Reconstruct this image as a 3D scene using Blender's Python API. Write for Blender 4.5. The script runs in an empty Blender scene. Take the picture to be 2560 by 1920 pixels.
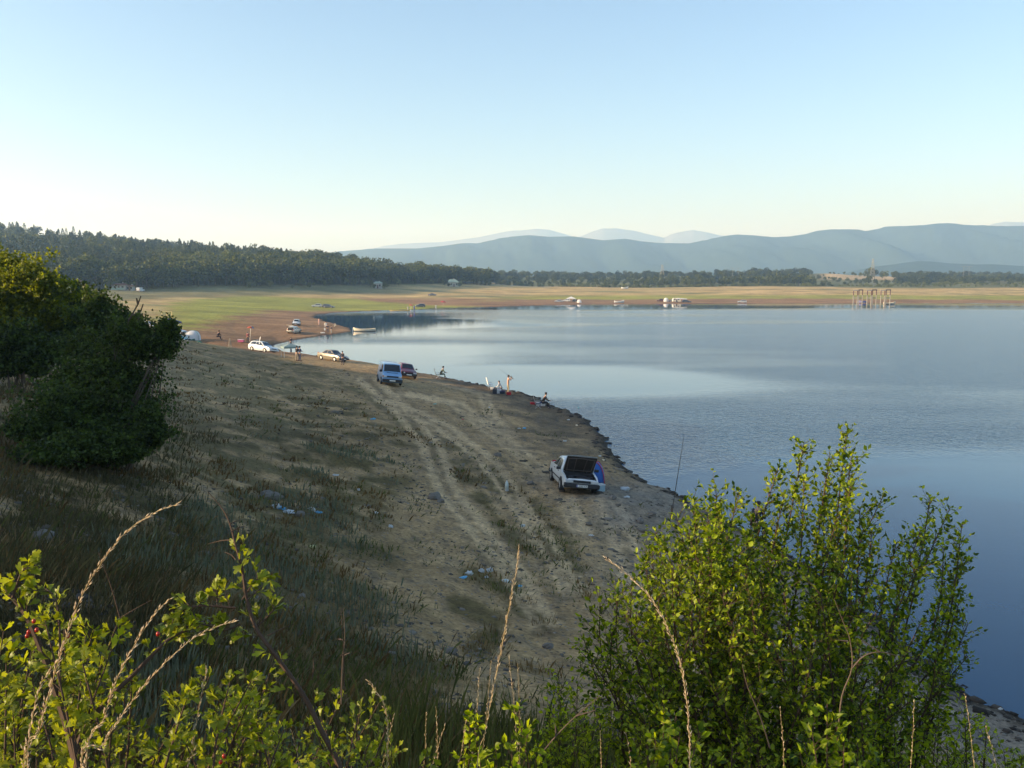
import bpy, bmesh, math, random
import numpy as np
from mathutils import Vector, Matrix, Euler
R = math.radians
sc = bpy.context.scene
COL = sc.collection

# ------------------------------------------------------------------ camera
CAMZ, FPX, PITCH = 11.5, 2133.0, 6.95
cam_data = bpy.data.cameras.new('camera')
cam = bpy.data.objects.new('camera', cam_data)
COL.objects.link(cam)
cam.location = (0, 0, CAMZ)
cam.rotation_euler = (R(90 - PITCH), 0, 0)
cam_data.sensor_width = 36.0
cam_data.lens = FPX / 2560 * 36.0
cam_data.clip_start = 0.05
cam_data.clip_end = 30000
sc.camera = cam

# ------------------------------------------------------------------ sky, sun, exposure
SUN_EL, SUN_AZ = 14.5, -103.0      # azimuth from +Y towards +X
world = bpy.data.worlds.new('World')
sc.world = world
world.use_nodes = True
wn = world.node_tree
sky = wn.nodes.new('ShaderNodeTexSky')
sky.sky_type = 'NISHITA'
sky.sun_disc = False
sky.sun_elevation = R(SUN_EL)
sky.sun_rotation = R(SUN_AZ)
sky.altitude = 600
sky.air_density = 1.0
sky.dust_density = 2.8
sky.ozone_density = 2.2
bg = wn.nodes['Background']
bg.inputs['Strength'].default_value = 0.14
wn.links.new(sky.outputs[0], bg.inputs['Color'])
sd_ = bpy.data.lights.new('sun', 'SUN')
sd_.energy = 5.0
sd_.angle = R(0.5)
sd_.color = (1.0, 0.84, 0.60)
sun = bpy.data.objects.new('sun', sd_)
COL.objects.link(sun)
SUNV = Vector((math.sin(R(SUN_AZ)) * math.cos(R(SUN_EL)), math.cos(R(SUN_AZ)) * math.cos(R(SUN_EL)), math.sin(R(SUN_EL))))
sun.rotation_euler = SUNV.to_track_quat('Z', 'Y').to_euler()
sc.view_settings.view_transform = 'Standard'
sc.view_settings.look = 'None'
sc.view_settings.exposure = 1.08
sc.view_settings.gamma = 1.0
sc.view_settings.use_curve_mapping = False
sc.cycles.max_bounces = 6
sc.cycles.diffuse_bounces = 3
sc.cycles.glossy_bounces = 3
sc.cycles.transmission_bounces = 4
sc.cycles.volume_bounces = 2
sc.cycles.transparent_max_bounces = 8

# ------------------------------------------------------------------ projection helpers (source pixels 2560 x 1920)
cp_, sp_ = math.cos(R(PITCH)), math.sin(R(PITCH))
def ray(px, py):
    x = (px - 1280) / FPX; y = (960 - py) / FPX
    return (x, cp_ + y * sp_, -sp_ + y * cp_)
def PD(px, py, D):                      # point at forward distance D
    x, y, z = ray(px, py); t = D / y
    return Vector((x * t, D, CAMZ + z * t))
def PZ(px, py, z0=0.0):                 # point where the ray meets height z0
    x, y, z = ray(px, py); t = (z0 - CAMZ) / z
    return Vector((x * t, y * t, z0))
def proj(X, Y, Z):
    dz = Z - CAMZ
    yc = Y * sp_ + dz * cp_; zc = Y * cp_ - dz * sp_
    zc = np.where(zc < 0.05, 0.05, zc)
    return 1280 + FPX * X / zc, 960 - FPX * yc / zc

# ------------------------------------------------------------------ numpy value noise
def _hash(ix, iy, seed):
    ix = ix.astype(np.int64); iy = iy.astype(np.int64)
    h = (ix * 374761393 + iy * 668265263 + seed * 974634777) & 0xffffffff
    h = ((h ^ (h >> 13)) * 1274126177) & 0xffffffff
    h = h ^ (h >> 16)
    return (h & 0xffff) / 65535.0
def vnoise(x, y, seed=0):
    x0 = np.floor(x); y0 = np.floor(y); fx = x - x0; fy = y - y0
    fx = fx * fx * (3 - 2 * fx); fy = fy * fy * (3 - 2 * fy)
    a = _hash(x0, y0, seed); b = _hash(x0 + 1, y0, seed); c = _hash(x0, y0 + 1, seed); d = _hash(x0 + 1, y0 + 1, seed)
    return (a * (1 - fx) + b * fx) * (1 - fy) + (c * (1 - fx) + d * fx) * fy
def fbm(x, y, seed=0, o=4):
    s = 0; a = 0.5; t = 0
    for i in range(o):
        s = s + a * vnoise(x * 2 ** i + 31.37 + seed * 1.731 + i * 7.93, y * 2 ** i + 17.71 + seed * 2.317 + i * 5.41, seed + i * 17); t += a; a *= 0.5
    return s / t
def sstep(a, b, x):
    t = np.clip((x - a) / (b - a), 0, 1); return t * t * (3 - 2 * t)

# ------------------------------------------------------------------ custom properties
def tag(o, label=None, cat=None, group=None, kind=None):
    if label: o['label'] = label
    if cat: o['category'] = cat
    if group: o['group'] = group
    if kind: o['kind'] = kind
    return o
def empty(name, loc, label, cat, group=None, rot=None):
    o = bpy.data.objects.new(name, None); COL.objects.link(o)
    o.location = loc; o.empty_display_size = 0.2
    if rot is not None: o.rotation_euler = rot
    return tag(o, label, cat, group)

# ------------------------------------------------------------------ materials
MATS = {}
def mat(name, col, rough=0.6, metal=0.0, noise=0.12, nscale=8.0, bump=0.0, spec=0.5, coat=0.0):
    if name in MATS: return MATS[name]
    m = bpy.data.materials.new(name); m.use_nodes = True
    nt = m.node_tree; b = nt.nodes['Principled BSDF']
    b.inputs['Roughness'].default_value = rough; b.inputs['Metallic'].default_value = metal
    b.inputs['Specular IOR Level'].default_value = spec
    b.inputs['Coat Weight'].default_value = coat
    tc = nt.nodes.new('ShaderNodeTexCoord'); n = nt.nodes.new('ShaderNodeTexNoise')
    n.inputs['Scale'].default_value = nscale; n.inputs['Detail'].default_value = 4
    nt.links.new(tc.outputs['Object'], n.inputs['Vector'])
    mx = nt.nodes.new('ShaderNodeMix'); mx.data_type = 'RGBA'
    mx.inputs['A'].default_value = tuple(c * (1 - noise) for c in col) + (1,)
    mx.inputs['B'].default_value = tuple(min(1, c * (1 + noise)) for c in col) + (1,)
    nt.links.new(n.outputs['Fac'], mx.inputs['Factor']); nt.links.new(mx.outputs['Result'], b.inputs['Base Color'])
    if bump:
        bp = nt.nodes.new('ShaderNodeBump'); bp.inputs['Strength'].default_value = bump
        nt.links.new(n.outputs['Fac'], bp.inputs['Height']); nt.links.new(bp.outputs['Normal'], b.inputs['Normal'])
    MATS[name] = m
    return m
def glass_mat(name='dark_glass', col=(0.015, 0.02, 0.025)):
    if name in MATS: return MATS[name]
    m = mat(name, col, rough=0.05, noise=0.05, spec=0.8)
    return m
def leaf_mat(name, dark, light, trans=0.45, rough=0.5):
    """foliage: per-leaf colour variation from the 'Rnd' attribute, light passes through the blades"""
    m = bpy.data.materials.new(name); m.use_nodes = True; nt = m.node_tree
    for n in list(nt.nodes): nt.nodes.remove(n)
    out = nt.nodes.new('ShaderNodeOutputMaterial')
    at = nt.nodes.new('ShaderNodeAttribute'); at.attribute_name = 'Rnd'
    oi = nt.nodes.new('ShaderNodeObjectInfo')
    ad = nt.nodes.new('ShaderNodeMath'); ad.operation = 'MULTIPLY_ADD'; ad.inputs[1].default_value = 0.35; ad.inputs[2].default_value = -0.17
    nt.links.new(oi.outputs['Random'], ad.inputs[0])
    a2 = nt.nodes.new('ShaderNodeMath'); a2.operation = 'ADD'; a2.use_clamp = True
    nt.links.new(at.outputs['Fac'], a2.inputs[0]); nt.links.new(ad.outputs[0], a2.inputs[1])
    mx = nt.nodes.new('ShaderNodeMix'); mx.data_type = 'RGBA'
    mx.inputs['A'].default_value = dark + (1,); mx.inputs['B'].default_value = light + (1,)
    nt.links.new(a2.outputs[0], mx.inputs['Factor'])
    df = nt.nodes.new('ShaderNodeBsdfPrincipled'); df.inputs['Roughness'].default_value = rough; df.inputs['Specular IOR Level'].default_value = 0.3
    nt.links.new(mx.outputs['Result'], df.inputs['Base Color'])
    tr = nt.nodes.new('ShaderNodeBsdfTranslucent')
    hs = nt.nodes.new('ShaderNodeHueSaturation'); hs.inputs['Value'].default_value = 1.35; hs.inputs['Saturation'].default_value = 1.1; hs.inputs['Hue'].default_value = 0.485
    nt.links.new(mx.outputs['Result'], hs.inputs['Color']); nt.links.new(hs.outputs[0], tr.inputs['Color'])
    ms = nt.nodes.new('ShaderNodeMixShader'); ms.inputs[0].default_value = trans
    nt.links.new(df.outputs[0], ms.inputs[1]); nt.links.new(tr.outputs[0], ms.inputs[2]); nt.links.new(ms.outputs[0], out.inputs[0])
    MATS[name] = m
    return m

# ------------------------------------------------------------------ mesh helpers
def mesh_np(name, V, F, m=None, parent=None, rnd=None, smooth=False, uv=None):
    V = np.asarray(V, dtype=np.float32).reshape(-1, 3); F = np.asarray(F, dtype=np.int32)
    k = F.shape[1]
    me = bpy.data.meshes.new(name)
    me.vertices.add(len(V)); me.vertices.foreach_set('co', V.ravel())
    me.loops.add(F.size); me.loops.foreach_set('vertex_index', F.ravel())
    me.polygons.add(len(F)); me.polygons.foreach_set('loop_start', np.arange(0, F.size, k, dtype=np.int32))
    me.polygons.foreach_set('loop_total', np.full(len(F), k, dtype=np.int32))
    if smooth: me.polygons.foreach_set('use_smooth', np.ones(len(F), dtype=bool))
    me.update(calc_edges=True)
    if rnd is not None:
        a = me.attributes.new('Rnd', 'FLOAT', 'POINT'); a.data.foreach_set('value', np.asarray(rnd, dtype=np.float32))
    if m: me.materials.append(m)
    if name is None: return me
    o = bpy.data.objects.new(name, me); COL.objects.link(o)
    if parent: o.parent = parent
    return o
class MB:
    def __init__(s): s.v = []; s.f = []
    def add(s, vs, fs):
        b = len(s.v); s.v += [tuple(v) for v in vs]; s.f += [tuple(i + b for i in f) for f in fs]
    def box(s, c, d, rot=None, taper=1.0):
        x, y, z = d[0] / 2, d[1] / 2, d[2] / 2; t = taper
        vs = [Vector(p) for p in ((-x, -y, -z), (x, -y, -z), (x, y, -z), (-x, y, -z), (-x * t, -y * t, z), (x * t, -y * t, z), (x * t, y * t, z), (-x * t, y * t, z))]
        if rot is not None:
            e = Euler(rot).to_matrix(); vs = [e @ v for v in vs]
        c = Vector(c); s.add([v + c for v in vs], [(0, 3, 2, 1), (4, 5, 6, 7), (0, 1, 5, 4), (1, 2, 6, 5), (2, 3, 7, 6), (3, 0, 4, 7)])
    def tube(s, pts, rad, n=6, cap=True):
        pts = [Vector(p) for p in pts]
        if not hasattr(rad, '__len__'): rad = [rad] * len(pts)
        rings = []
        up = None
        for i, p in enumerate(pts):
            t = (pts[min(i + 1, len(pts) - 1)] - pts[max(i - 1, 0)]); t = t.normalized() if t.length > 1e-9 else Vector((0, 0, 1))
            if up is None:
                up = Vector((0, 0, 1)) if abs(t.z) < 0.9 else Vector((1, 0, 0))
            a = t.cross(up); a = a.normalized() if a.length > 1e-6 else t.orthogonal().normalized(); b = t.cross(a); up = -b if False else up
            rings.append([p + (a * math.cos(2 * math.pi * k / n) + b * math.sin(2 * math.pi * k / n)) * rad[i] for k in range(n)])
        b0 = len(s.v)
        for r in rings: s.v += [tuple(v) for v in r]
        for i in range(len(rings) - 1):
            for k in range(n):
                a_, b_ = b0 + i * n + k, b0 + i * n + (k + 1) % n
                s.f.append((a_, b_, b_ + n, a_ + n))
        if cap:
            s.f.append(tuple(b0 + k for k in range(n))[::-1]); s.f.append(tuple(b0 + (len(rings) - 1) * n + k for k in range(n)))
    def ell(s, c, r, nu=10, nv=6, jit=0.0, rng=None, rot=None):
        c = Vector(c); vs = [Vector((0, 0, -r[2]))]
        for j in range(1, nv):
            ph = -math.pi / 2 + math.pi * j / nv
            for i in range(nu):
                th = 2 * math.pi * i / nu; k = 1 + (rng.uniform(-jit, jit) if rng else 0)
                vs.append(Vector((r[0] * math.cos(ph) * math.cos(th) * k, r[1] * math.cos(ph) * math.sin(th) * k, r[2] * math.sin(ph) * k)))
        vs.append(Vector((0, 0, r[2])))
        if rot is not None:
            e = Euler(rot).to_matrix(); vs = [e @ v for v in vs]
        fs = [(0, 1 + (i + 1) % nu, 1 + i) for i in range(nu)]
        for j in range(nv - 2):
            for i in range(nu):
                a = 1 + j * nu + i; b = 1 + j * nu + (i + 1) % nu
                fs.append((a, b, b + nu, a + nu))
        t = len(vs) - 1; a = 1 + (nv - 2) * nu
        fs += [(a + i, a + (i + 1) % nu, t) for i in range(nu)]
        s.add([v + c for v in vs], fs)
    def prism(s, poly, axis, d0, d1):       # extrude a 2D polygon along an axis
        n = len(poly); vs = []
        for d in (d0, d1):
            for a, b in poly:
                vs.append((d, a, b) if axis == 'x' else (a, d, b) if axis == 'y' else (a, b, d))
        s.add(vs, [tuple(range(n))[::-1], tuple(range(n, 2 * n))] + [(i, (i + 1) % n, n + (i + 1) % n, n + i) for i in range(n)])
    def build(s, name, m=None, parent=None, smooth=False, bevel=0.0):
        me = bpy.data.meshes.new(name); me.from_pydata(s.v, [], s.f); me.update()
        bm = bmesh.new(); bm.from_mesh(me); bmesh.ops.recalc_face_normals(bm, faces=bm.faces); bm.to_mesh(me); bm.free()
        if m: me.materials.append(m)
        if smooth: me.polygons.foreach_set('use_smooth', [True] * len(me.polygons))
        o = bpy.data.objects.new(name, me); COL.objects.link(o)
        if parent: o.parent = parent
        if bevel:
            bv = o.modifiers.new('bevel', 'BEVEL'); bv.width = bevel; bv.segments = 2; bv.limit_method = 'ANGLE'
        return o
# ------------------------------------------------------------------ terrain height field
CPS = []
def _c(px, py, D): p = PD(px, py, D); CPS.append((p.x, p.y, p.z))
def _z(px, D, z): CPS.append(((px - 1280) / FPX * D * cp_ , D, z))
for t in [(1280,1920,8.1),(1280,1650,16.4),(1280,1450,24.6),(1280,1250,37.4),(1280,1100,54),(1280,1020,71.8),
          (1700,1350,33.7),(1700,1550,22.6),(1700,1800,12),(2100,1600,23.5),(2100,1850,12.3),(2500,1850,19.2),(2560,1915,16.8),
          (800,910,96.7),(800,1000,60),(800,1150,38),(800,1400,21.7),(800,1700,11.2),(1050,960,81),(1050,1100,48.7),(1050,1300,30),
          (450,872,81),(450,1000,46),(450,1150,29.5),(450,1400,16.3),(450,1750,8.2),(100,1000,28),(100,1200,19.8),(100,1500,10.1),
          (600,888,96.8),(1500,1250,36.5),(1500,1450,26),(1440,1120,52),
          (450,862,132),(600,870,132),(540,850,138),(400,830,149),(640,828,178),(600,800,213),(400,800,192),(500,757,324),(250,760,271),
          (700,780,283),(800,757,378),(350,728,395),(600,722,430),(800,722,470),(1000,722,520),(1000,740,467),(1000,757,393),
          (1200,757,400),(1200,740,467),(1200,715,615),(740,857,150),(800,828,187)]: _c(*t)
for px in (1320, 1400, 1500, 1800, 2100, 2500, 3000):
    _c(px, 749, 460); _c(px, 737, 506); _c(px, 722, 600); _c(px, 717.5, 700)
for t in [(250,130,4),(1700,900,12),(2050,1000,17.7),(2180,850,9),(2400,900,10),(1300,900,10),(1500,900,10),(3000,900,10),
          (0,400,11),(0,900,61),(200,430,9.5),(200,700,38),(400,800,37),(400,500,15),(700,650,24),(700,500,13),(850,600,17),(1000,600,11),(1240,640,7.5),
          (0,1600,30),(400,1600,20),(1000,1500,8),(1500,1500,9),(2000,1500,14),(2500,1500,9),(200,100,7.2),(60,100,9.5)]: _z(*t)
for px in range(-400, 3300, 400): _z(px, 5000, 9); _z(px, 9000, 9)
for px, py in [(1700,900),(1700,1100),(1900,1200),(2200,1000),(2500,1300),(2500,1600),(1900,820),(2400,820),(1400,850),(1100,850),(1300,790),(1000,800),(1700,775),(2300,770),(850,870),(2300,1500)]:
    p = PZ(px, py, -1.5); CPS.append((p.x, p.y, -1.5))
CPS += [(-45,-6,21.4),(-45,4,21.4),(-45,14,21.2),(-44,24,19.5),(-45,34,16.0),(-46,52,16.2),(-52,72,13.8),(-60,92,10.6),(-71,112,10.2),(-90,60,14),(-95,120,8),(-90,10,16),  # unseen ridge left of view, crest heights shaped to shade the slope
        (-30,10,13),(-20,5,10.6),(-10,2,9.7),(0,0.6,9.85),(0,3,8.75),(0,-3,10.3),(0,-10,11),(0,-60,14),(6,2,8.6),(12,0,7.5),(-4,6,7.9),(2,6,7.1),(4,8,6.0),(-6,9,7.2),
        (-25,28,8.2),(-33,50,7.5),(15,8,3.2),(30,-30,5),(-60,-60,18),(100,-100,5),(60,30,-1.5),(200,100,-1.5),(300,-50,-1),(-300,0,20),(-300,-300,25),(-300,200,20),
        (0,-1000,30),(-1000,0,50),(-1000,-1000,40),(1000,-1000,20),(1500,0,10),(1500,600,10),(0,-9000,10),(-9000,0,10),(9000,0,10)]
CP = np.array(CPS, dtype=np.float64)
def _tl(X, Y):
    return np.arctan2(X, Y), 0.5 * np.log(X * X + Y * Y + 1e-6)
_tc, _lc = _tl(CP[:, 0], CP[:, 1]); _rc = np.exp(_lc)
_qc = (CP[:, 2] - CAMZ) / (_rc + 1.5)
def _ker(t, l):
    dt = t[:, None] - _tc[None]; dt = (dt + np.pi) % (2 * np.pi) - np.pi
    dt = 2 * np.sin(dt / 2)
    return np.sqrt(dt * dt + (l[:, None] - _lc[None]) ** 2 + 0.03 ** 2)
_A = np.zeros((len(CP) + 1, len(CP) + 1)); _A[:-1, :-1] = -_ker(_tc, _lc); _A[:-1, -1] = 1; _A[-1, :-1] = 1
_A[:-1, :-1] += 0.0
_W = np.linalg.solve(_A, np.append(_qc, 0))
SHORE_PX = [(2560,1808),(2500,1780),(2450,1755),(2350,1690),(2200,1560),(2000,1400),(1850,1318),(1740,1268),(1690,1240),(1645,1226),(1600,1200),(1562,1172),(1535,1140),(1524,1110),(1508,1085),(1480,1058),
 (1450,1040),(1420,1027),(1390,1018),(1340,995),(1290,982),(1180,962),(1100,946),(1000,924),(930,911),(850,901),(780,891),(720,882),(685,872),(669,866.5),
 (700,858.5),(740,850),(800,840),(860,832.5),(890,828),(878,820),(850,813),(820,804.5),(797,797),(787,791.5),(796,786),(840,782),(900,778.5),(960,776.5),(1000,776),(1060,773),
 (1100,770),(1240,766.5),(1380,762.5),(1500,761),(1760,759),(2100,758.5),(2560,758),(3200,757.5)]
POLY = [tuple(PZ(x, y)[:2]) for x, y in SHORE_PX] + [(600, 300), (700, 0), (500, -200), (100, -150), (32, -40), (22, 0), (18, 10)]
POLY = np.array(POLY)
def shore_sd(X, Y):                     # signed distance, positive in the lake
    best = np.full(X.shape, 1e9); inside = np.zeros(X.shape, dtype=bool)
    n = len(POLY)
    for i in range(n):
        ax, ay = POLY[i]; bx, by = POLY[(i + 1) % n]
        ex, ey = bx - ax, by - ay
        t = np.clip(((X - ax) * ex + (Y - ay) * ey) / (ex * ex + ey * ey), 0, 1)
        d = (X - ax - t * ex) ** 2 + (Y - ay - t * ey) ** 2
        best = np.minimum(best, d)
        c = ((ay > Y) != (by > Y)); dy = by - ay if abs(by - ay) > 1e-9 else 1e-9
        inside ^= c & (X < ex * (Y - ay) / dy + ax)
    s = np.sqrt(best)
    return np.where(inside, s, -s)
def zbase(X, Y):
    X = np.atleast_1d(np.asarray(X, float)); Y = np.atleast_1d(np.asarray(Y, float)); Z = np.zeros(X.shape)
    CH = 40000
    for i in range(0, len(X), CH):
        t, l = _tl(X[i:i + CH], Y[i:i + CH])
        q = -_ker(t, l) @ _W[:-1] + _W[-1]
        Z[i:i + CH] = q * (np.exp(l) + 1.5) + CAMZ
    return Z
def terrain(X, Y, full=False):
    X = np.atleast_1d(np.asarray(X, float)); Y = np.atleast_1d(np.asarray(Y, float))
    Z = zbase(X, Y); r = np.hypot(X, Y)
    s = shore_sd(X, Y)
    near = 1 - sstep(40, 160, r)
    s = s + near * (fbm(X * 1.1, Y * 1.1, 5, 4) - 0.5) * 1.3 + (fbm(X * 0.12, Y * 0.12, 7, 3) - 0.5) * (0.012 * r) * (1 - near)
    # bumps
    amp = 0.22 * sstep(2, 20, r)
    nz = (fbm(X * 0.35, Y * 0.35, 1, 3) - 0.5) * amp * 1.4 + (fbm(X * 2.2, Y * 2.2, 2, 3) - 0.5) * 0.16 * near
    Z = Z + nz * np.where(r < 250, 1, 0.5) + (fbm(X / 60, Y / 60, 9, 4) - 0.5) * np.clip((r - 500) / 60, 0, 8)
    # keep the shore crisp
    w = np.clip(-s / (0.010 * r + 1.5), 0, 1)
    land = np.maximum(Z, 0.06) * w + np.minimum(0.16 * -s + 0.03, 1.0) * (1 - w)
    bank = 0.14 * near * sstep(0.1, 0.5, -s)
    land = np.maximum(land, 0.02) + bank * (1 - w)
    lake = np.minimum(Z, -0.03) * 0.5 - np.minimum(s * 0.2, 1.5)
    Zf = np.where(s > 0, np.minimum(lake, -0.02), land)
    if full: return Zf, s
    return Zf
def gz(x, y): return float(terrain([x], [y])[0])
def ground_at(px, py, D0=None):
    """world point where the pixel ray meets the ground"""
    x, y, z = ray(px, py)
    Ds = np.exp(np.linspace(math.log(2.5), math.log(1400), 900))
    X = x / y * Ds; Zr = CAMZ + z / y * Ds; T = terrain(X, Ds)
    hit = np.where(Zr <= T)[0]
    if D0 is not None:
        i = int(np.argmin(abs(Ds - D0))); return Vector((X[i], Ds[i], T[i]))
    i = hit[0] if len(hit) else len(Ds) - 1
    return Vector((X[i], Ds[i], max(T[i], 0)))
def normal_at(x, y, e=1.0):
    z = terrain([x - e, x + e, x, x], [y, y, y - e, y + e])
    return Vector((-(z[1] - z[0]) / (2 * e), -(z[3] - z[2]) / (2 * e), 1)).normalized()

def seg_dist(px, py, pts):
    best = np.full(px.shape, 1e9)
    for (ax, ay), (bx, by) in zip(pts[:-1], pts[1:]):
        ex, ey = bx - ax, by - ay
        t = np.clip(((px - ax) * ex + (py - ay) * ey) / (ex * ex + ey * ey + 1e-9), 0, 1)
        best = np.minimum(best, np.hypot(px - ax - t * ex, (py - ay - t * ey) * 1.6))
    return best
def wl(pts):      # pixel polyline on the ground -> world polyline
    return [tuple(PZ(x, y, z)[:2]) for x, y, z in pts]
def in_poly(X, Y, P):
    ins = np.zeros(X.shape, dtype=bool); n = len(P)
    for i in range(n):
        ax, ay = P[i]; bx, by = P[(i + 1) % n]
        dy = by - ay if abs(by - ay) > 1e-9 else 1e-9
        ins ^= ((ay > Y) != (by > Y)) & (X < (bx - ax) * (Y - ay) / dy + ax)
    return ins
def poly_sd(X, Y, P):
    best = np.full(X.shape, 1e9)
    for i in range(len(P)):
        ax, ay = P[i]; bx, by = P[(i + 1) % len(P)]; ex, ey = bx - ax, by - ay
        t = np.clip(((X - ax) * ex + (Y - ay) * ey) / (ex * ex + ey * ey + 1e-9), 0, 1)
        best = np.minimum(best, np.hypot(X - ax - t * ex, Y - ay - t * ey))
    return np.where(in_poly(X, Y, P), best, -best)
# bare sandy tracks, drawn on the ground (map authored over the photo, pixel columns and rows on the bare slope)
def veg_mask(X, Y, Z):
    """0 bare sand .. 1 covered; tested in the photo's ground map"""
    px, py = proj(X, Y, Z)
    r = np.hypot(X, Y)
    edge = np.interp(py, [860, 900, 960, 1040, 1100, 1200, 1300, 1400, 1500, 1600, 1700, 1800, 1920],
                         [600, 700, 800, 940, 1010, 1010, 960, 900, 960, 1060, 1160, 1320, 1500])
    jit = (fbm(X * 0.5, Y * 0.5, 21, 4) - 0.5)
    d = (edge - px) / (60 + 0.1 * np.abs(py - 860)) + jit * 5
    v = sstep(-1.2, 1.6, d)
    for pts, w in (([(700,900),(860,960),(940,1000),(1000,1050)],16), ([(1130,1120),(1220,1190),(1330,1260),(1390,1340),(1440,1430)],30),
                   ([(1090,1110),(1230,1280),(1300,1370),(1370,1400)],17), ([(1180,1430),(1270,1480),(1350,1560),(1380,1590)],24), ([(960,1010),(1100,1130)],9),
                   ([(1150,1520),(1250,1560),(1200,1620)],28), ([(1330,1330),(1440,1440),(1460,1490)],16)):
        dd = seg_dist(px, py, pts) / w
        v = np.maximum(v, sstep(1.6, 0.3, dd + jit * 3.0) * 0.95)
    v = v * sstep(0.30, 0.52, fbm(X * 0.9, Y * 0.9, 33, 4) + 0.22 * sstep(1150, 1500, py))
    return np.where((Y > 0) & (r < 135), v, 1.0)

GREEN_POLY = [tuple(PZ(x, y, 2.2)[:2]) for x, y in ((360,800),(410,790),(400,775),(460,757),(640,757),(700,762),(900,759),(1000,761),(960,752),(700,750),(620,750),(560,757),(590,775),(560,795),(500,812),(430,818))]
GREEN_POLY = [tuple(PZ(x, y, 2.4)[:2]) for x, y in ((372,806),(408,786),(400,772),(470,756),(560,751),(640,749),(900,747),(1060,752),(1240,753),(1240,757.5),(1000,760),(850,762),(760,765),(690,766),(640,772),(600,784),(560,798),(500,812),(430,818))]
def paint(X, Y, Z, s):
    """colour of every patch of ground, with some bush shade painted in"""
    r = np.hypot(X, Y); px, py = proj(X, Y, Z)
    n1 = fbm(X * 0.6, Y * 0.6, 41, 4); n2 = fbm(X * 3.1, Y * 3.1, 42, 3); n3 = fbm(X * 0.12, Y * 0.12, 43, 4)
    def c(*v): return np.array(v)[None, :]
    def mixc(a, b, t): return a * (1 - t[:, None]) + b * t[:, None]
    sand = mixc(c(0.29, 0.195, 0.09), c(0.47, 0.325, 0.165), n1)
    sand = mixc(sand, c(0.17, 0.14, 0.10), sstep(0.5, 0.8, n2) * 0.6)
    veg = mixc(c(0.075, 0.062, 0.022), c(0.175, 0.130, 0.052), n1)
    veg = mixc(veg, c(0.16, 0.14, 0.07), sstep(0.45, 0.75, n3) * 0.6)
    v = veg_mask(X, Y, Z)
    veg = mixc(veg, c(0.065, 0.052, 0.022), sstep(620, 250, px + (n3 - .5) * 500) * sstep(930, 1050, py) * 0.7)  # ground by the left bush darkened: bush shade put into the colour
    tan = sstep(1250, 930, py) * sstep(1000, 300, px)
    veg = mixc(veg, c(0.235, 0.185, 0.10), tan * 0.95)
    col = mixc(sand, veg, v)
    # wheel ruts, paler
    for pts, gap, w in (([(1000,985),(1130,1010),(1190,1060),(1290,1130),(1400,1240),(1440,1330)], 26, 7), ([(1040,940),(1200,985),(1220,1040),(1270,1090)], 18, 6), ([(1500,1250),(1530,1330),(1560,1420),(1600,1560)], 44, 9),
                   ([(900,950),(1000,1040),(1060,1120),(1100,1230),(1180,1330),(1270,1440),(1340,1560)], 40, 8), ([(940,1000),(1080,1060),(1200,1150),(1330,1330),(1420,1480)], 34, 7)):
        for off in (0, gap):
            dd = seg_dist(px - off, py, pts) / (w + 0.016 * np.clip(py - 900, 0, 900))
            jt = (n2 - .5) * 1.8 + (n1 - .5) * 1.4
            col = mixc(col, c(0.56, 0.405, 0.225), sstep(1.5, 0.4, dd + jt) * 0.75)
            col = mixc(col, c(0.15, 0.115, 0.07), sstep(1.3, 1.9, dd + jt) * sstep(2.9, 2.2, dd + jt) * 0.30)
    # dark stony soil on the lower bank, wet at the water
    dk = sstep(9, 3.0, -s + (n1 - 0.5) * 7) * (r < 100) * sstep(1260, 1000, py + (n1 - .5) * 200)
    col = mixc(col, c(0.085, 0.068, 0.048), dk * 0.85)
    gr = sstep(11, 3, -s + (n1 - .5) * 6) * sstep(1170, 1240, py) * (r < 60)
    col = mixc(col, c(0.22, 0.21, 0.19), gr * 0.7)
    wet = sstep(1.3, 0.1, -s + (n2 - .5) * 1.0)
    near = 1 - sstep(100, 140, r)
    col = mixc(col, c(0.045, 0.038, 0.03), wet * near)
    # far plain beyond the bank
    st = fbm(X * 0.02, Y * 0.11, 51, 4); st2 = fbm(X * 0.06, Y * 0.3, 52, 3)
    brown = mixc(c(0.19, 0.105, 0.055), c(0.31, 0.19, 0.10), st2)
    green = mixc(c(0.19, 0.20, 0.045), c(0.33, 0.32, 0.06), st)
    gold = mixc(c(0.30, 0.21, 0.09), c(0.60, 0.43, 0.19), st2)
    gold = mixc(gold, c(0.20, 0.19, 0.08), sstep(0.5, 0.75, st))
    h = Z + (st - 0.5) * 1.2
    lb = px < 1250
    farc = mixc(brown, green, sstep(1.0, 1.25, h))
    farc = mixc(farc, gold, sstep(2.1, 3.0, h))
    gs = poly_sd(X, Y, GREEN_POLY)
    left = mixc(brown, gold, sstep(1.9, 2.8, h + (px - 600) * 0.0006))
    left = mixc(left, green, sstep(-4, 6, gs + (st2 - .5) * 16))
    left = mixc(left, mixc(c(0.13, 0.13, 0.06), c(0.25, 0.21, 0.10), st2), sstep(3.6, 4.6, h) * sstep(1100, 900, px))
    farc = mixc(left, farc, sstep(1120, 1420, px + (st - .5) * 160))
    forest = c(0.035, 0.045, 0.018) + 0 * col
    farc = mixc(farc, forest, np.maximum(sstep(8.2, 9.5, Z) * sstep(1500, 1250, px), 0))
    back = mixc(mixc(c(0.13, 0.13, 0.05), c(0.10, 0.11, 0.045), st), c(0.42, 0.31, 0.17), sstep(2030, 2080, px) * sstep(2290, 2220, px) * sstep(11, 13, Z))
    farc = mixc(farc, back, sstep(690, 730, r) * sstep(1250, 1300, px))
    farm = sstep(108, 124, r)
    col = mixc(col, farc, farm)
    # mud shore of the far side
    wet2 = sstep(0.004, 0.0, -s / r) * farm
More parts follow.
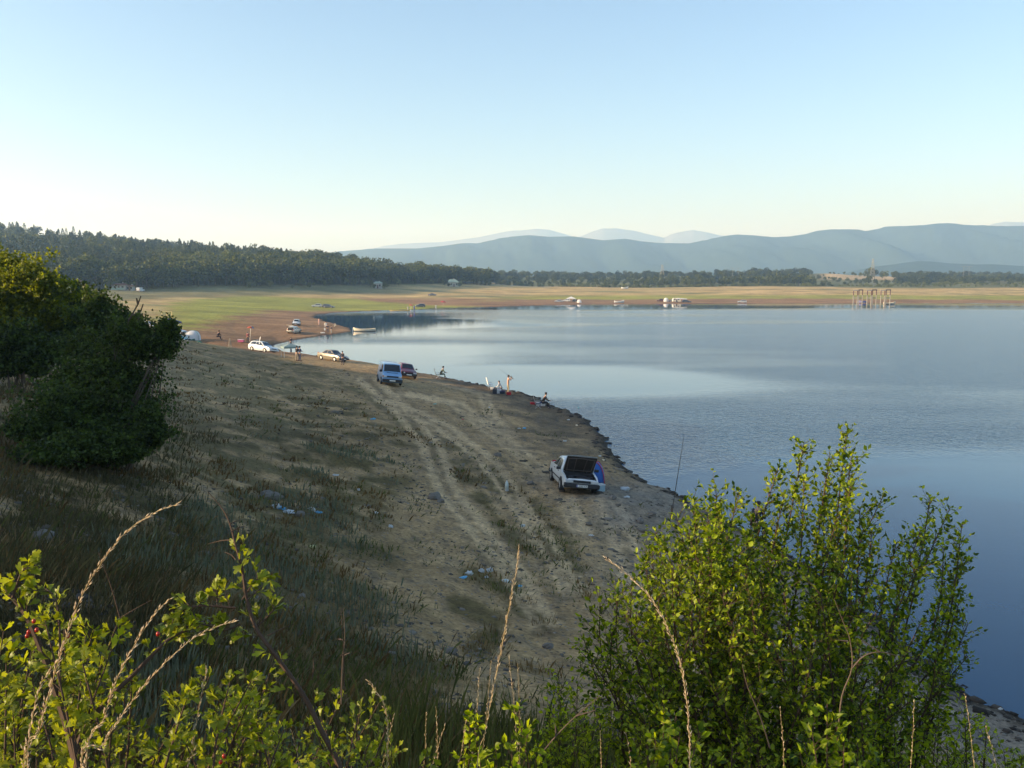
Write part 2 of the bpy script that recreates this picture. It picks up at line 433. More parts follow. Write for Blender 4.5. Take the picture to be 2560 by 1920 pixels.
    col = mixc(col, c(0.09, 0.06, 0.04), wet2 * 0.7)
    col = np.where((s > 0)[:, None], c(0.05, 0.055, 0.05), col)
    stone = (1 - v) * near + gr * 0.5 + dk * 0.6
    return np.clip(col, 0, 1), np.clip(stone, 0, 1), v
def build_terrain():
    th = np.concatenate([np.linspace(-math.pi, R(-37), 70, endpoint=False), np.linspace(R(-37), R(37), 760, endpoint=False), np.linspace(R(37), math.pi, 70)])
    rr = np.concatenate([[0.0], np.exp(np.linspace(math.log(0.5), math.log(1300), 640)), np.exp(np.linspace(math.log(1400), math.log(9000), 18))])
    T, RR = np.meshgrid(th, rr)
    X = (RR * np.sin(T)).ravel(); Y = (RR * np.cos(T)).ravel()
    Z, s = terrain(X, Y, True)
    nt_, nr_ = len(th), len(rr)
    i = np.arange(nr_ - 1)[:, None] * nt_ + np.arange(nt_ - 1)[None]
    F = np.stack([i, i + 1, i + 1 + nt_, i + nt_], -1).reshape(-1, 4)
    o = mesh_np('ground', np.stack([X, Y, Z], 1), F[:, ::-1], smooth=True)
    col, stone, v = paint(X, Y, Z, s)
    me = o.data
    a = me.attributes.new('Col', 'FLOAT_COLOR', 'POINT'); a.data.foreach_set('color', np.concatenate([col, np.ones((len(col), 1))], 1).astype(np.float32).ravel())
    b = me.attributes.new('Stone', 'FLOAT', 'POINT'); b.data.foreach_set('value', stone.astype(np.float32))
    return o
ground = build_terrain(); tag(ground, kind='structure')
def ground_mat():
    m = bpy.data.materials.new('lakeside_soil'); m.use_nodes = True; nt = m.node_tree; L = nt.links.new; b = nt.nodes['Principled BSDF']
    b.inputs['Roughness'].default_value = 0.95; b.inputs['Specular IOR Level'].default_value = 0.15
    N = nt.nodes.new
    geo = N('ShaderNodeNewGeometry')
    at = N('ShaderNodeAttribute'); at.attribute_name = 'Col'; stn = N('ShaderNodeAttribute'); stn.attribute_name = 'Stone'
    def noise(scale, detail=5, rough=0.6):
        n = N('ShaderNodeTexNoise'); n.inputs['Scale'].default_value = scale; n.inputs['Detail'].default_value = detail; n.inputs['Roughness'].default_value = rough
        L(geo.outputs['Position'], n.inputs['Vector']); return n
    n1 = noise(1.3); n2 = noise(7.0, 8, 0.78); n3 = noise(0.05, 6, 0.6)
    def mr(src, a, b_, c_, d_):
        r_ = N('ShaderNodeMapRange'); r_.inputs[1].default_value = a; r_.inputs[2].default_value = b_; r_.inputs[3].default_value = c_; r_.inputs[4].default_value = d_
        L(src, r_.inputs[0]); return r_.outputs[0]
    f = N('ShaderNodeMath'); f.operation = 'MULTIPLY'; L(mr(n1.outputs[0], .3, .7, .72, 1.28), f.inputs[0]); L(mr(n2.outputs[0], .3, .7, .45, 1.55), f.inputs[1])
    f2 = N('ShaderNodeMath'); f2.operation = 'MULTIPLY'; L(f.outputs[0], f2.inputs[0]); L(mr(n3.outputs[0], .3, .7, .75, 1.25), f2.inputs[1])
    mul = N('ShaderNodeVectorMath'); mul.operation = 'SCALE'; L(at.outputs['Color'], mul.inputs[0]); L(f2.outputs[0], mul.inputs['Scale'])
    # pebbles
    vo = N('ShaderNodeTexVoronoi'); vo.inputs['Scale'].default_value = 6.5; L(geo.outputs['Position'], vo.inputs['Vector'])
    vo2 = N('ShaderNodeTexVoronoi'); vo2.inputs['Scale'].default_value = 2.6; L(geo.outputs['Position'], vo2.inputs['Vector'])
    pm = mr(vo.outputs['Distance'], 0.16, 0.32, 1, 0)
    pick = N('ShaderNodeSeparateColor'); L(vo.outputs['Color'], pick.inputs[0])
    gate = mr(pick.outputs[0], 0.40, 0.47, 0, 1)
    g1 = N('ShaderNodeMath'); g1.operation = 'MULTIPLY'; L(pm, g1.inputs[0]); L(gate, g1.inputs[1])
    g2 = N('ShaderNodeMath'); g2.operation = 'MULTIPLY'; L(g1.outputs[0], g2.inputs[0]); L(stn.outputs['Fac'], g2.inputs[1])
    stc = N('ShaderNodeMix'); stc.data_type = 'RGBA'; stc.inputs['A'].default_value = (0.055, 0.047, 0.04, 1); stc.inputs['B'].default_value = (0.36, 0.32, 0.27, 1); L(pick.outputs[1], stc.inputs['Factor'])
    mx = N('ShaderNodeMix'); mx.data_type = 'RGBA'; L(g2.outputs[0], mx.inputs['Factor']); L(mul.outputs[0], mx.inputs['A']); L(stc.outputs['Result'], mx.inputs['B'])
    L(mx.outputs['Result'], b.inputs['Base Color'])
    hsum = N('ShaderNodeMath'); hsum.operation = 'MULTIPLY_ADD'; L(g2.outputs[0], hsum.inputs[0]); hsum.inputs[1].default_value = 0.6; L(n2.outputs[0], hsum.inputs[2])
    bp = N('ShaderNodeBump'); bp.inputs['Strength'].default_value = 0.8; bp.inputs['Distance'].default_value = 0.12; L(hsum.outputs[0], bp.inputs['Height']); L(bp.outputs[0], b.inputs['Normal'])
    return m
ground.data.materials.append(ground_mat())

# ------------------------------------------------------------------ lake
def build_water():
    mb = MB()
    # one sheet, following the lake, larger than its bed
    mb.add([(-60, -400, 0), (1400, -400, 0), (1400, 620, 0), (-260, 620, 0), (-260, 120, 0)], [(0, 1, 2, 3, 4)])
    o = mb.build('lake_water')
    m = bpy.data.materials.new('lake_water'); m.use_nodes = True; nt = m.node_tree; L = nt.links.new; b = nt.nodes['Principled BSDF']; N = nt.nodes.new
    b.inputs['Base Color'].default_value = (0.008, 0.052, 0.115, 1); b.inputs['Roughness'].default_value = 0.04
    b.inputs['Specular Tint'].default_value = (1, 1, 1, 1); b.inputs['IOR'].default_value = 1.33
    geo = N('ShaderNodeNewGeometry')
    mp = N('ShaderNodeMapping'); mp.inputs['Scale'].default_value = (1.0, 1.0, 1.0); L(geo.outputs['Position'], mp.inputs['Vector'])
    def noise(scale, detail, mpn):
        n = N('ShaderNodeTexNoise'); n.inputs['Scale'].default_value = scale; n.inputs['Detail'].default_value = detail; L(mpn.outputs[0], n.inputs['Vector']); return n
    fine = noise(3.6, 3, mp); mid = noise(0.9, 3, mp)
    # rippled and calm bands
    mp2 = N('ShaderNodeMapping'); mp2.inputs['Rotation'].default_value = (0, 0, R(-12)); mp2.inputs['Scale'].default_value = (0.008, 0.022, 1); L(geo.outputs['Position'], mp2.inputs['Vector'])
    band = noise(1.0, 3, mp2)
    # calm tongue reaching out from the bank, calm bay under the wood
    def blob(cx, cy, rx, ry, rot):
        m3 = N('ShaderNodeMapping'); m3.vector_type = 'TEXTURE'; m3.inputs['Location'].default_value = (cx, cy, 0); m3.inputs['Rotation'].default_value = (0, 0, R(rot)); m3.inputs['Scale'].default_value = (rx, ry, 1)
        L(geo.outputs['Position'], m3.inputs['Vector']); ln = N('ShaderNodeVectorMath'); ln.operation = 'LENGTH'; L(m3.outputs[0], ln.inputs[0])
        ad = N('ShaderNodeMath'); ad.operation = 'MULTIPLY_ADD'; L(band.outputs[0], ad.inputs[0]); ad.inputs[1].default_value = 0.9; L(ln.outputs['Value'], ad.inputs[2])
        r_ = N('ShaderNodeMapRange'); r_.interpolation_type = 'SMOOTHSTEP'; r_.inputs[1].default_value = 1.05; r_.inputs[2].default_value = 1.65; r_.inputs[3].default_value = 0; r_.inputs[4].default_value = 1
        L(ad.outputs[0], r_.inputs[0]); return r_.outputs[0]
    BL = [blob(*t) for t in WATER_CALM]
    cur = BL[0]
    for x in BL[1:]:
        mn = N('ShaderNodeMath'); mn.operation = 'MINIMUM'; L(cur, mn.inputs[0]); L(x, mn.inputs[1]); cur = mn.outputs[0]
    bd = N('ShaderNodeMapRange'); bd.interpolation_type = 'SMOOTHSTEP'; bd.inputs[1].default_value = 0.40; bd.inputs[2].default_value = 0.50; bd.inputs[3].default_value = 0.5; bd.inputs[4].default_value = 1; L(band.outputs[0], bd.inputs[0])
    mm = N('ShaderNodeMath'); mm.operation = 'MULTIPLY'; L(cur, mm.inputs[0]); L(bd.outputs[0], mm.inputs[1])
    st = N('ShaderNodeMath'); st.operation = 'MULTIPLY_ADD'; L(mm.outputs[0], st.inputs[0]); st.inputs[1].default_value = 1.0; st.inputs[2].default_value = 0.02
    hs = N('ShaderNodeMath'); hs.operation = 'MULTIPLY_ADD'; L(mid.outputs[0], hs.inputs[0]); hs.inputs[1].default_value = 1.6; L(fine.outputs[0], hs.inputs[2])
    hh = N('ShaderNodeMath'); hh.operation = 'MULTIPLY'; L(hs.outputs[0], hh.inputs[0]); L(st.outputs[0], hh.inputs[1])
    dl = N('ShaderNodeVectorMath'); dl.operation = 'LENGTH'; L(geo.outputs['Position'], dl.inputs[0]); dm_ = N('ShaderNodeMapRange'); dm_.inputs[1].default_value = 60; dm_.inputs[2].default_value = 400; dm_.inputs[3].default_value = 1; dm_.inputs[4].default_value = .6; L(dl.outputs['Value'], dm_.inputs[0]); h2 = N('ShaderNodeMath'); h2.operation = 'MULTIPLY'; L(hh.outputs[0], h2.inputs[0]); L(dm_.outputs[0], h2.inputs[1]); hh = h2
    bp = N('ShaderNodeBump'); bp.inputs['Strength'].default_value = 1.0; bp.inputs['Distance'].default_value = 0.07; L(hh.outputs[0], bp.inputs['Height']); L(bp.outputs[0], b.inputs['Normal'])
    rg_ = N('ShaderNodeMapRange'); rg_.inputs[3].default_value = .03; rg_.inputs[4].default_value = .145; L(mm.outputs[0], rg_.inputs[0]); L(rg_.outputs[0], b.inputs['Roughness'])
    o.data.materials.append(m)
    return tag(o, kind='structure')
WATER_CALM = [(0, 101, 31, 18, -10), (-50, 230, 75, 75, 0), (-40, 130, 50, 35, 0), (22, 44, 30, 14, 20), (60, 385, 340, 62, 0), (20, 20, 30, 40, 0)]
build_water()

# ------------------------------------------------------------------ mountains
def ridge_mesh(name, skyline, D, depth, seed, m, base=-5, nrow=40, gul=0.12):
    px0, px1 = skyline[0][0], skyline[-1][0]
    pxs = np.arange(px0, px1 + 1, 6.0)
    sx = [p[0] for p in skyline]; sy = [p[1] for p in skyline]
    py = np.interp(pxs, sx, sy)
    Zr = np.array([PD(a, b, D).z for a, b in zip(pxs, py)]); Xr = np.array([PD(a, b, D).x for a, b in zip(pxs, py)])
    az = Xr / D
    u = np.linspace(-1, 1, nrow)
    V = []
    for k in u:
        Y = D + depth * k; X = az * Y
        prof = (1 - abs(k)) ** 1.15
        g = (fbm(X / (D * 0.05) + 0.5 * k, Y / (D * 0.16) + seed, seed, 5) - 0.5) * gul * 2 * np.minimum(1, abs(k) * 6) * prof ** 0.5
        g2 = (fbm(X / (D * 0.006), Y / (D * 0.006), seed + 3, 3) - 0.5) * 0.016
        lim = (1 - abs(k)) ** .35 * Y / D * .985 if abs(k) > 1e-6 else 1
        Zk = base + (Zr - base) * np.clip(np.minimum(prof + g + g2, lim), 0, 1.0)
        V.append(np.stack([X, np.full_like(X, Y), Zk], 1))
    n = len(pxs)
    i = np.arange(nrow - 1)[:, None] * n + np.arange(n - 1)[None]
    F = np.stack([i, i + 1, i + 1 + n, i + n], -1).reshape(-1, 4)
    o = mesh_np(name, np.concatenate(V), F, m, smooth=True)
    return tag(o, kind='structure')
NEAR_RIDGE = [(500,690),(700,650),(850,625),(926,619),(1042,619),(1111,612),(1150,606),(1200,603),(1249,591),(1323,584.6),(1372,589),(1434,588),(1507,598),(1563,594),(1606,601),(1680,603),(1720,605),(1738,601),(1769,595),(1802,588),
  (1842,583),(1880,585),(1926,588.6),(1984,585),(2040,574),(2077,570),(2120,569.5),(2163,571),(2181,568),(2212,561),(2261,561.5),(2310,559),(2341,555),(2372,554),(2409,556.6),(2464,558),(2513,561.5),(2560,561),(2700,566),(3000,590),(3300,640)]
FAR_RIDGE = [(850,640),(960,612),(1000,607),(1100,602),(1200,589),(1240,580),(1277,574),(1341,568.6),(1372,571),(1415,583),(1440,592),(1452,588),(1483,575),(1507,567.7),(1541,566.7),(1584,573),(1630,584.6),(1661,591.6),(1680,581.5),(1704,575),
  (1732,571.7),(1769,578),(1799,585.5),(1880,592),(1960,600),(2200,600),(2440,580),(2480,555),(2510,550.5),(2560,552),(2700,560),(2900,640)]
FOOT = [(2040,712),(2120,680),(2180,666),(2230,660),(2290,651),(2330,652),(2380,657),(2440,660),(2480,659),(2560,664),(2700,655),(3000,690)]
m_forest_far = mat('wooded_slope', (0.022, 0.038, 0.026), rough=1.0, noise=0.5, nscale=0.02, spec=0.0)
m_hazy_rock = mat('high_slope', (0.15, 0.175, 0.20), rough=1.0, noise=0.3, nscale=0.004, spec=0.0)  # pale bluish rock, with some distance haze put into its colour
ridge_mesh('wooded_mountains', NEAR_RIDGE, 4200, 1100, 3, m_forest_far, gul=0.40)
ridge_mesh('distant_mountains', FAR_RIDGE, 7800, 1000, 8, m_hazy_rock)
ridge_mesh('foothill', FOOT, 2700, 400, 5, m_forest_far, gul=0.1)

# ------------------------------------------------------------------ haze
HAZE_D = 2.3e-4
mb = MB(); mb.box((0, 0, 270), (19000, 19000, 560)); hz = mb.build('haze'); tag(hz, kind='stuff')
hm = bpy.data.materials.new('haze'); hm.use_nodes = True; nt = hm.node_tree
for n in list(nt.nodes): nt.nodes.remove(n)
_o = nt.nodes.new('ShaderNodeOutputMaterial'); _v = nt.nodes.new('ShaderNodeVolumePrincipled')
_v.inputs['Color'].default_value = (0.40, 0.66, 1.0, 1); _v.inputs['Absorption Color'].default_value = (1, 1, 1, 1); _v.inputs['Density'].default_value = HAZE_D; _v.inputs['Anisotropy'].default_value = 0.2
nt.links.new(_v.outputs[0], _o.inputs['Volume']); hz.data.materials.append(hm)
# ------------------------------------------------------------------ leaf clouds and trees
LEAF_MATS = {}
m_bark = mat('grey_bark', (0.10, 0.08, 0.06), rough=0.95, noise=0.4, nscale=6, bump=0.4, spec=0.1)
m_oak = leaf_mat('oak_foliage', (0.010, 0.020, 0.009), (0.105, 0.125, 0.024), trans=0.25, rough=0.7)
m_pine = leaf_mat('pine_foliage', (0.010, 0.022, 0.012), (0.095, 0.115, 0.030), trans=0.15, rough=0.7)
m_shrubfar = leaf_mat('pale_bush_foliage', (0.06, 0.08, 0.02), (0.20, 0.22, 0.07), trans=0.3, rough=0.7)
def quads_at(P, size, rs, up=0.0, aspect=1.0):
    """randomly turned bent leaf clumps at points P; returns verts, faces, per-vertex random"""
    n = len(P)
    a = rs.normal(size=(n, 3)); a[:, 2] *= (1 - up); a /= np.linalg.norm(a, axis=1)[:, None] + 1e-9
    b = rs.normal(size=(n, 3)); b -= (a * b).sum(1)[:, None] * a; b /= np.linalg.norm(b, axis=1)[:, None] + 1e-9
    s = (size * rs.uniform(0.6, 1.35, n))[:, None]
    c = np.cross(a, b) * s * 0.25
    V = np.stack([P - a * s * 0.5 * aspect, P + b * s * 0.45 + c, P + a * s * 0.5 * aspect, P - b * s * 0.45 + c], 1).reshape(-1, 3)
    F = np.arange(4 * n).reshape(-1, 4)
    r = np.repeat(rs.uniform(0, 1, n), 4)
    return V, F, r
def blob_points(n, c, rad, rs, shell=0.62, flat=True):
    d = rs.normal(size=(n, 3)); d /= np.linalg.norm(d, axis=1)[:, None]
    k = rs.uniform(shell ** 3, 1, n) ** (1 / 3)
    # lumps
    lump = 1 + 0.16 * np.sin(d[:, 0] * 7 + c[0] * 3.1) * np.sin(d[:, 1] * 6 + c[1]) * np.cos(d[:, 2] * 5)
    return np.array(c)[None] + d * k[:, None] * lump[:, None] * np.array(rad)[None]
def broadleaf(seed, h=10.0, w=8.0, n=420, leaf=0.75, lobes=7):
    rs = np.random.RandomState(seed); P = []
    for i in range(lobes):
        a = rs.uniform(0, 2 * math.pi); q = rs.uniform(0.1, 0.33) * w if i else 0
        z = rs.uniform(0.34, 0.76) * h if i else 0.6 * h
        rr = rs.uniform(0.2, 0.32) * w * (1.25 if i == 0 else 1)
        P.append(blob_points(n // lobes, (q * math.cos(a), q * math.sin(a), z), (rr, rr, rr * rs.uniform(0.75, 1.0) * h / w * 0.9), rs))
    P = np.concatenate(P); P[:, 2] = np.clip(P[:, 2], h * 0.06, h)
    return quads_at(P, leaf, rs)
def conifer(seed, h=13.0, w=6.8, n=360, leaf=0.7):
    rs = np.random.RandomState(seed)
    t = rs.uniform(0, 1, n) ** 0.75
    z = h * (0.10 + 0.90 * t); ring = 1 + 0.22 * np.sin(t * 42)
    r = w / 2 * (1 - t) ** 0.8 * ring * rs.uniform(0.55, 1.05, n) + 0.1
    a = rs.uniform(0, 2 * math.pi, n)
    P = np.stack([r * np.cos(a), r * np.sin(a), z - r * 0.2], 1)
    return quads_at(P, leaf, rs)
def core(V, seed, h, w, con=False):
    """dark inner mass so a crown is not see-through everywhere"""
    mb = MB(); rg = random.Random(seed)
    if con: mb.ell((0, 0, h * 0.42), (w * 0.22, w * 0.22, h * 0.36), 7, 5, 0.2, rg)
    else: mb.ell((0, 0, h * 0.5), (w * 0.30, w * 0.30, h * 0.34), 8, 6, 0.25, rg)
    return mb
TREEV = []
for k in range(5): TREEV.append(('broad',) + broadleaf(100 + k, 10, 9.5, 460, 0.95) + (10,))
for k in range(3): TREEV.append(('con',) + conifer(200 + k) + (13,))
TRUNK = {}
def tree_meshes(i, m):
    kind, V, F, r, h = TREEV[i]
    key = (i, m.name)
    if key in TRUNK: return TRUNK[key]
    o = mesh_np('crown', V, F, m, rnd=r); me = o.data; bpy.data.objects.remove(o)
    mb = MB(); rg = random.Random(i)
    mb.tube([(0, 0, -0.5), (0.1, 0, h * 0.25), (-0.05, 0.1, h * 0.55), (0, 0, h * 0.85)], [0.26, 0.2, 0.13, 0.04], 6)
    for q in range(5):
        a = rg.uniform(0, 6.28); z = h * rg.uniform(0.25, 0.6)
        mb.tube([(0, 0, z), (math.cos(a) * 1.3, math.sin(a) * 1.3, z + 1.1), (math.cos(a) * 2.2, math.sin(a) * 2.2, z + 2.2)], [0.1, 0.07, 0.03], 5)
    o = mb.build('trunk', m_bark); mt = o.data; bpy.data.objects.remove(o)
    TRUNK[key] = (me, mt); return TRUNK[key]
def place_tree(name, i, m, x, y, s, label, group, cat='tree', rz=0.0, sz=1.0, sink=0.0):
    me, mt = tree_meshes(i, m)
    o = empty(name, (x, y, gz(x, y) - sink), label, cat, group, (0, 0, rz)); o.scale = (s, s, s * sz)
    for nm, d in (('crown', me), ('trunk', mt)):
        c = bpy.data.objects.new(nm, d); COL.objects.link(c); c.parent = o
    return o
def forest_mass(name, pts, kinds, m, seed, hs):
    rs = np.random.RandomState(seed); Vs = []; Fs = []; Rs = []; b = 0
    X = np.array([p[0] for p in pts]); Y = np.array([p[1] for p in pts]); Z = terrain(X, Y)
    for (x, y, z) in zip(X, Y, Z):
        k = kinds[rs.randint(len(kinds))]; _, V, F, r, h = TREEV[k]
        s = rs.uniform(*hs) / h; a = rs.uniform(0, 6.28); w = s * rs.uniform(0.85, 1.2)
        ca, sa = math.cos(a) * w, math.sin(a) * w
        sel = slice(0, None)
        W = np.stack([V[:, 0] * ca - V[:, 1] * sa + x, V[:, 0] * sa + V[:, 1] * ca + y, V[:, 2] * s + z - 0.4], 1)
        Vs.append(W); Fs.append(F + b); b += len(V); Rs.append(np.clip(r * 0.7 + rs.uniform(-0.25, 0.45), 0, 1))
    o = mesh_np(name, np.concatenate(Vs), np.concatenate(Fs), m, rnd=np.concatenate(Rs))
    return tag(o, kind='stuff')
rs = np.random.RandomState(11)
# the wood covering the hill on the left
EDGE = [(-200,372),(0,385),(100,392),(200,402),(300,408),(400,418),(560,440),(700,462),(850,505),(1000,560),(1100,610),(1245,640)]
def edgeD(px): return np.interp(px, [e[0] for e in EDGE], [e[1] for e in EDGE])
pts = []
while len(pts) < 1500:
    px = rs.uniform(-150, 1235); D = edgeD(px) + 12 + abs(rs.exponential(150))
    if D > 1050 or (px > 900 and D > edgeD(px) + 90): continue
    pts.append(((px - 1280) / FPX * D * cp_, D))
pines = [p for p in pts if fbm(np.array([p[0] / 90]), np.array([p[1] / 90]), 71, 2)[0] > 0.5 and p[1] > 430 and p[0] / p[1] < -0.24]
oaks = [p for p in pts if p not in set(pines)]
forest_mass('hillside_oak_wood', oaks, [0, 1, 2, 3, 4], m_oak, 5, (9, 14.5))
forest_mass('hillside_pine_wood', pines, [5, 6, 7, 5, 6, 7, 1], m_pine, 6, (10, 14))
# edge trees one can tell apart
k = 0; px = 20.0
while px < 1245:
    D = edgeD(px) + rs.uniform(-2, 14)
    x = (px - 1280) / FPX * D * cp_
    h = rs.uniform(10, 15) if px < 900 else rs.uniform(8.5, 12.5)
    i = rs.randint(5)
    if px > 1215: h = 11.5; D = 640; x = (1215 - 1280) / FPX * D * cp_
    place_tree('oak_tree', i, m_oak, x, D, h / 10, 'leafy oak standing in the dark edge of the hillside wood', 'trees along the edge of the hillside wood', rz=rs.uniform(0, 6), sz=rs.uniform(.9, 1.15))
    px += rs.uniform(9, 15) * 400 / D * 1.15
# low bushes before the wood and along the right treeline
for j in range(46):
    px = rs.uniform(620, 1230); D = edgeD(px) - rs.uniform(3, 16); x = (px - 1280) / FPX * D * cp_
    place_tree('roadside_bush', rs.randint(5), m_shrubfar if j % 4 == 0 else m_oak, x, D, rs.uniform(.22, .5), 'low bush growing in front of the dark hillside wood', 'low bushes before the hillside wood', cat='bush', rz=rs.uniform(0, 6))
# far treeline behind the plain
def skyl(px): return np.interp(px, [1240,1300,1400,1500,1600,1700,1870,2000,2035,2060,2560], [702,700,696,693,687,684,683,677,684,700,700])
n = 0
for row, (D0, cnt) in enumerate(((712, 62), (760, 46))):
    for j in range(cnt):
        px = 1236 + (2060 - 1236) * (j + rs.uniform(0, .9)) / cnt; D = D0 + rs.uniform(-8, 22); x = (px - 1280) / FPX * D * cp_
        top = PD(px, skyl(px) + rs.uniform(-2, 6) + (9 if row == 0 else 2), D).z; h = max(4.0, top - gz(x, D))
        place_tree('far_oak', rs.randint(5), m_oak, x, D, min(h, 13) / 10, 'rounded tree in the low treeline beyond the golden plain', 'trees in the far treeline beyond the plain', rz=rs.uniform(0, 6), sz=rs.uniform(.9, 1.1))
for j in range(46):
    px = 2060 + 560 * (j + rs.uniform(0, .9)) / 46; D = 790 + rs.uniform(-25, 70); x = (px - 1280) / FPX * D * cp_
    tall = px > 2330 or 2140 < px < 2190
    place_tree('scattered_oak', rs.randint(5), m_oak, x, D, rs.uniform(.45, .85) * (1.15 if tall else .7), 'small tree on the scrubby ground near the pylons', 'scattered trees beyond the concrete frames', rz=rs.uniform(0, 6))
# a clump crowning the dry hill
for j, (px, D, s) in enumerate(((2022,980,.75),(2028,990,.6),(2075,1010,.35),(2084,1012,.4),(2095,1015,.3),(2110,1005,.4),(2132,990,.5),(2138,985,.42),(2150,960,.6),(2168,905,1.15),(2178,910,1.25),(2186,915,1.1),(2205,905,.95),(2212,900,.9),(2236,930,.5),(2252,930,.45),(2058,930,.3),(2072,900,.35),(2091,900,.3),(2048,880,.6),(2062,860,.5),(2082,850,.6),(2100,860,.5),(2120,850,.55),(2140,860,.5))):
    x = (px - 1280) / FPX * D * cp_
    place_tree('hill_oak', j % 5, m_oak, x, D, s, 'dark tree standing on or below the small dry hill', 'trees on the small dry hill', rz=j)
pts = []
for j in range(900):
    px = rs.uniform(1236, 2640); D = rs.uniform(790, 1180) if px < 2040 else rs.uniform(820, 1250)
    if 2015 < px < 2235: continue
    pts.append(((px - 1280) / FPX * D * cp_, D))
forest_mass('far_wood', pts, [0, 1, 2, 3, 4], m_oak, 15, (6.0, 9.5))
pts = []
for j in range(560):
    px = rs.uniform(1240, 2640); D = rs.uniform(696, 712) if px < 2040 else rs.uniform(700, 790)
    pts.append(((px - 1280) / FPX * D * cp_, D))
forest_mass('far_scrub', pts, [0, 1, 2, 3, 4], m_shrubfar, 16, (1.4, 3.6))

# ------------------------------------------------------------------ bushes and small trees on the left slope (about 25-40 m away)
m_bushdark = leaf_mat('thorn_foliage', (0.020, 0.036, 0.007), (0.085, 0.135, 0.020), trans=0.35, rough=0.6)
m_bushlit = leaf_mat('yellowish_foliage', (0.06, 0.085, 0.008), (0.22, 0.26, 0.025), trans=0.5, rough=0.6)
def slope_bush(name, label, lobes, m, n, leaf, seed, base, group=None, cat='bush'):
    """lobes: (px, py, D, half width px, half height px)"""
    rs = np.random.RandomState(seed); b = ground_at(*base[:2], D0=base[2])
    root = empty(name, b, label, cat, group)
    P = []; tot = sum(l[3] * l[4] for l in lobes); cen = []
    for (px, py, D, hw, hh) in lobes:
        c = PD(px, py, D) - b; sx = hw * D / FPX; sz = hh * D / FPX
        k = int(n * hw * hh / tot); cen.append((c, sx, sz))
        # several clumps per lobe for an uneven outline
        for q in range(9):
            d = rs.normal(size=3); d /= np.linalg.norm(d); e = rs.uniform(0.25, 0.72)
            cc = (c.x + d[0] * sx * e, c.y + d[1] * sx * 0.8 * e, c.z + d[2] * sz * e); f = rs.uniform(0.3, 0.5)
            P.append(blob_points(k // 10, cc, (sx * f, sx * f, sz * f), rs, 0.3))
        P.append(blob_points(k // 10, tuple(c), (sx * .85, sx * .7, sz * .85), rs, 0.2))
        # sprays sticking out
        for q in range(30):
            a = rs.uniform(0, 2 * math.pi); el = rs.uniform(-0.2, 1.3); dv = np.array([math.cos(a) * math.cos(el), math.sin(a) * math.cos(el) * .6, math.sin(el)])
            t = rs.uniform(0.6, rs.uniform(1.0, 1.55), 40)[:, None]; P.append(np.array([[c.x, c.y, c.z]]) + dv[None] * t * np.array([[sx, sx, sz]]) + rs.normal(size=(40, 3)) * 0.10)
    P = np.concatenate(P)
    g = terrain(P[:, 0] + b.x, P[:, 1] + b.y) - b.z
    P = P[P[:, 2] > g + 0.05]
    V, F, r = quads_at(P, leaf, rs)
    mesh_np('foliage', V, F, m, root, rnd=r)
    mb = MB(); rg = random.Random(seed)
    for (c, sx, sz) in cen:
        for q in range(4):
            e = c + Vector((rg.uniform(-1, 1) * sx * .5, rg.uniform(-.4, .4) * sx, rg.uniform(-.1, .5) * sz)); s0 = Vector((rg.uniform(-.4, .4), rg.uniform(-.4, .4), -0.2))
            midp = s0.lerp(e, .5) + Vector((rg.uniform(-.3, .3), rg.uniform(-.3, .3), rg.uniform(0, .3)))
            mb.tube([s0, midp, e], [0.026, 0.018, 0.007], 5)
    mb.build('stems', m_bark, root)
    return root
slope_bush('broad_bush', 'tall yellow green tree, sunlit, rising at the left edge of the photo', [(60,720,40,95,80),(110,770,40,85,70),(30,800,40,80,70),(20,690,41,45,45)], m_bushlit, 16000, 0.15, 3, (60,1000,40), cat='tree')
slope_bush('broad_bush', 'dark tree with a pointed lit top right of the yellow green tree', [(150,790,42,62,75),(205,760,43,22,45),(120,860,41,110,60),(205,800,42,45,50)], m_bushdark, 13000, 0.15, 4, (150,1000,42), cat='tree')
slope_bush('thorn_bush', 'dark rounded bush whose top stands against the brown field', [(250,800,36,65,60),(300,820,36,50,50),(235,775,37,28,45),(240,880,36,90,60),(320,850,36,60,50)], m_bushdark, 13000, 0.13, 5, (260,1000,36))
slope_bush('thorn_bush', 'mid green bush low at the left edge of the photo', [(50,870,33,70,55),(20,900,33,80,60),(90,905,33,60,45)], m_bushdark, 8000, 0.13, 6, (40,1000,33))
slope_bush('thorn_bush', 'biggest dark thorn bush, branches reaching right over the tents', [(330,860,25,90,60),(395,880,25,55,45),(420,850,25,25,32),(290,950,25,105,80),(235,1040,24,115,80),(350,1010,25,70,80),(130,1040,23,85,70),(290,1110,23.5,110,60),(420,830,25,12,22),(190,1120,22.5,110,55),(150,1010,24,45,40),(180,960,25,50,45),(70,1075,22.5,60,32),(110,1140,21.3,75,32),(380,1080,24,50,70)], m_bushdark, 46000, 0.085, 7, (280,1150,24.2))
def bare_branch(px0, py0, D, tips, name, label, parent=None):
    pass
# dry twigs over the biggest bush
tw = empty('dead_branch', PD(330, 900, 25.2), 'leafless grey branch sticking up out of the dark thorn bush', 'branch'); mb = MB(); b0 = tw.location
for pts in ([(330,900),(312,850),(322,800),(345,760),(352,740)], [(322,800),(330,790),(352,778),(358,760)], [(318,825),(345,800),(352,785)], [(345,760),(341,745)]):
    mb.tube([PD(x, y, 25.2) - b0 for x, y in pts], [0.035 * (1 - .7 * i / len(pts)) for i in range(len(pts))], 5)
mb.build('stem', m_bark, tw)
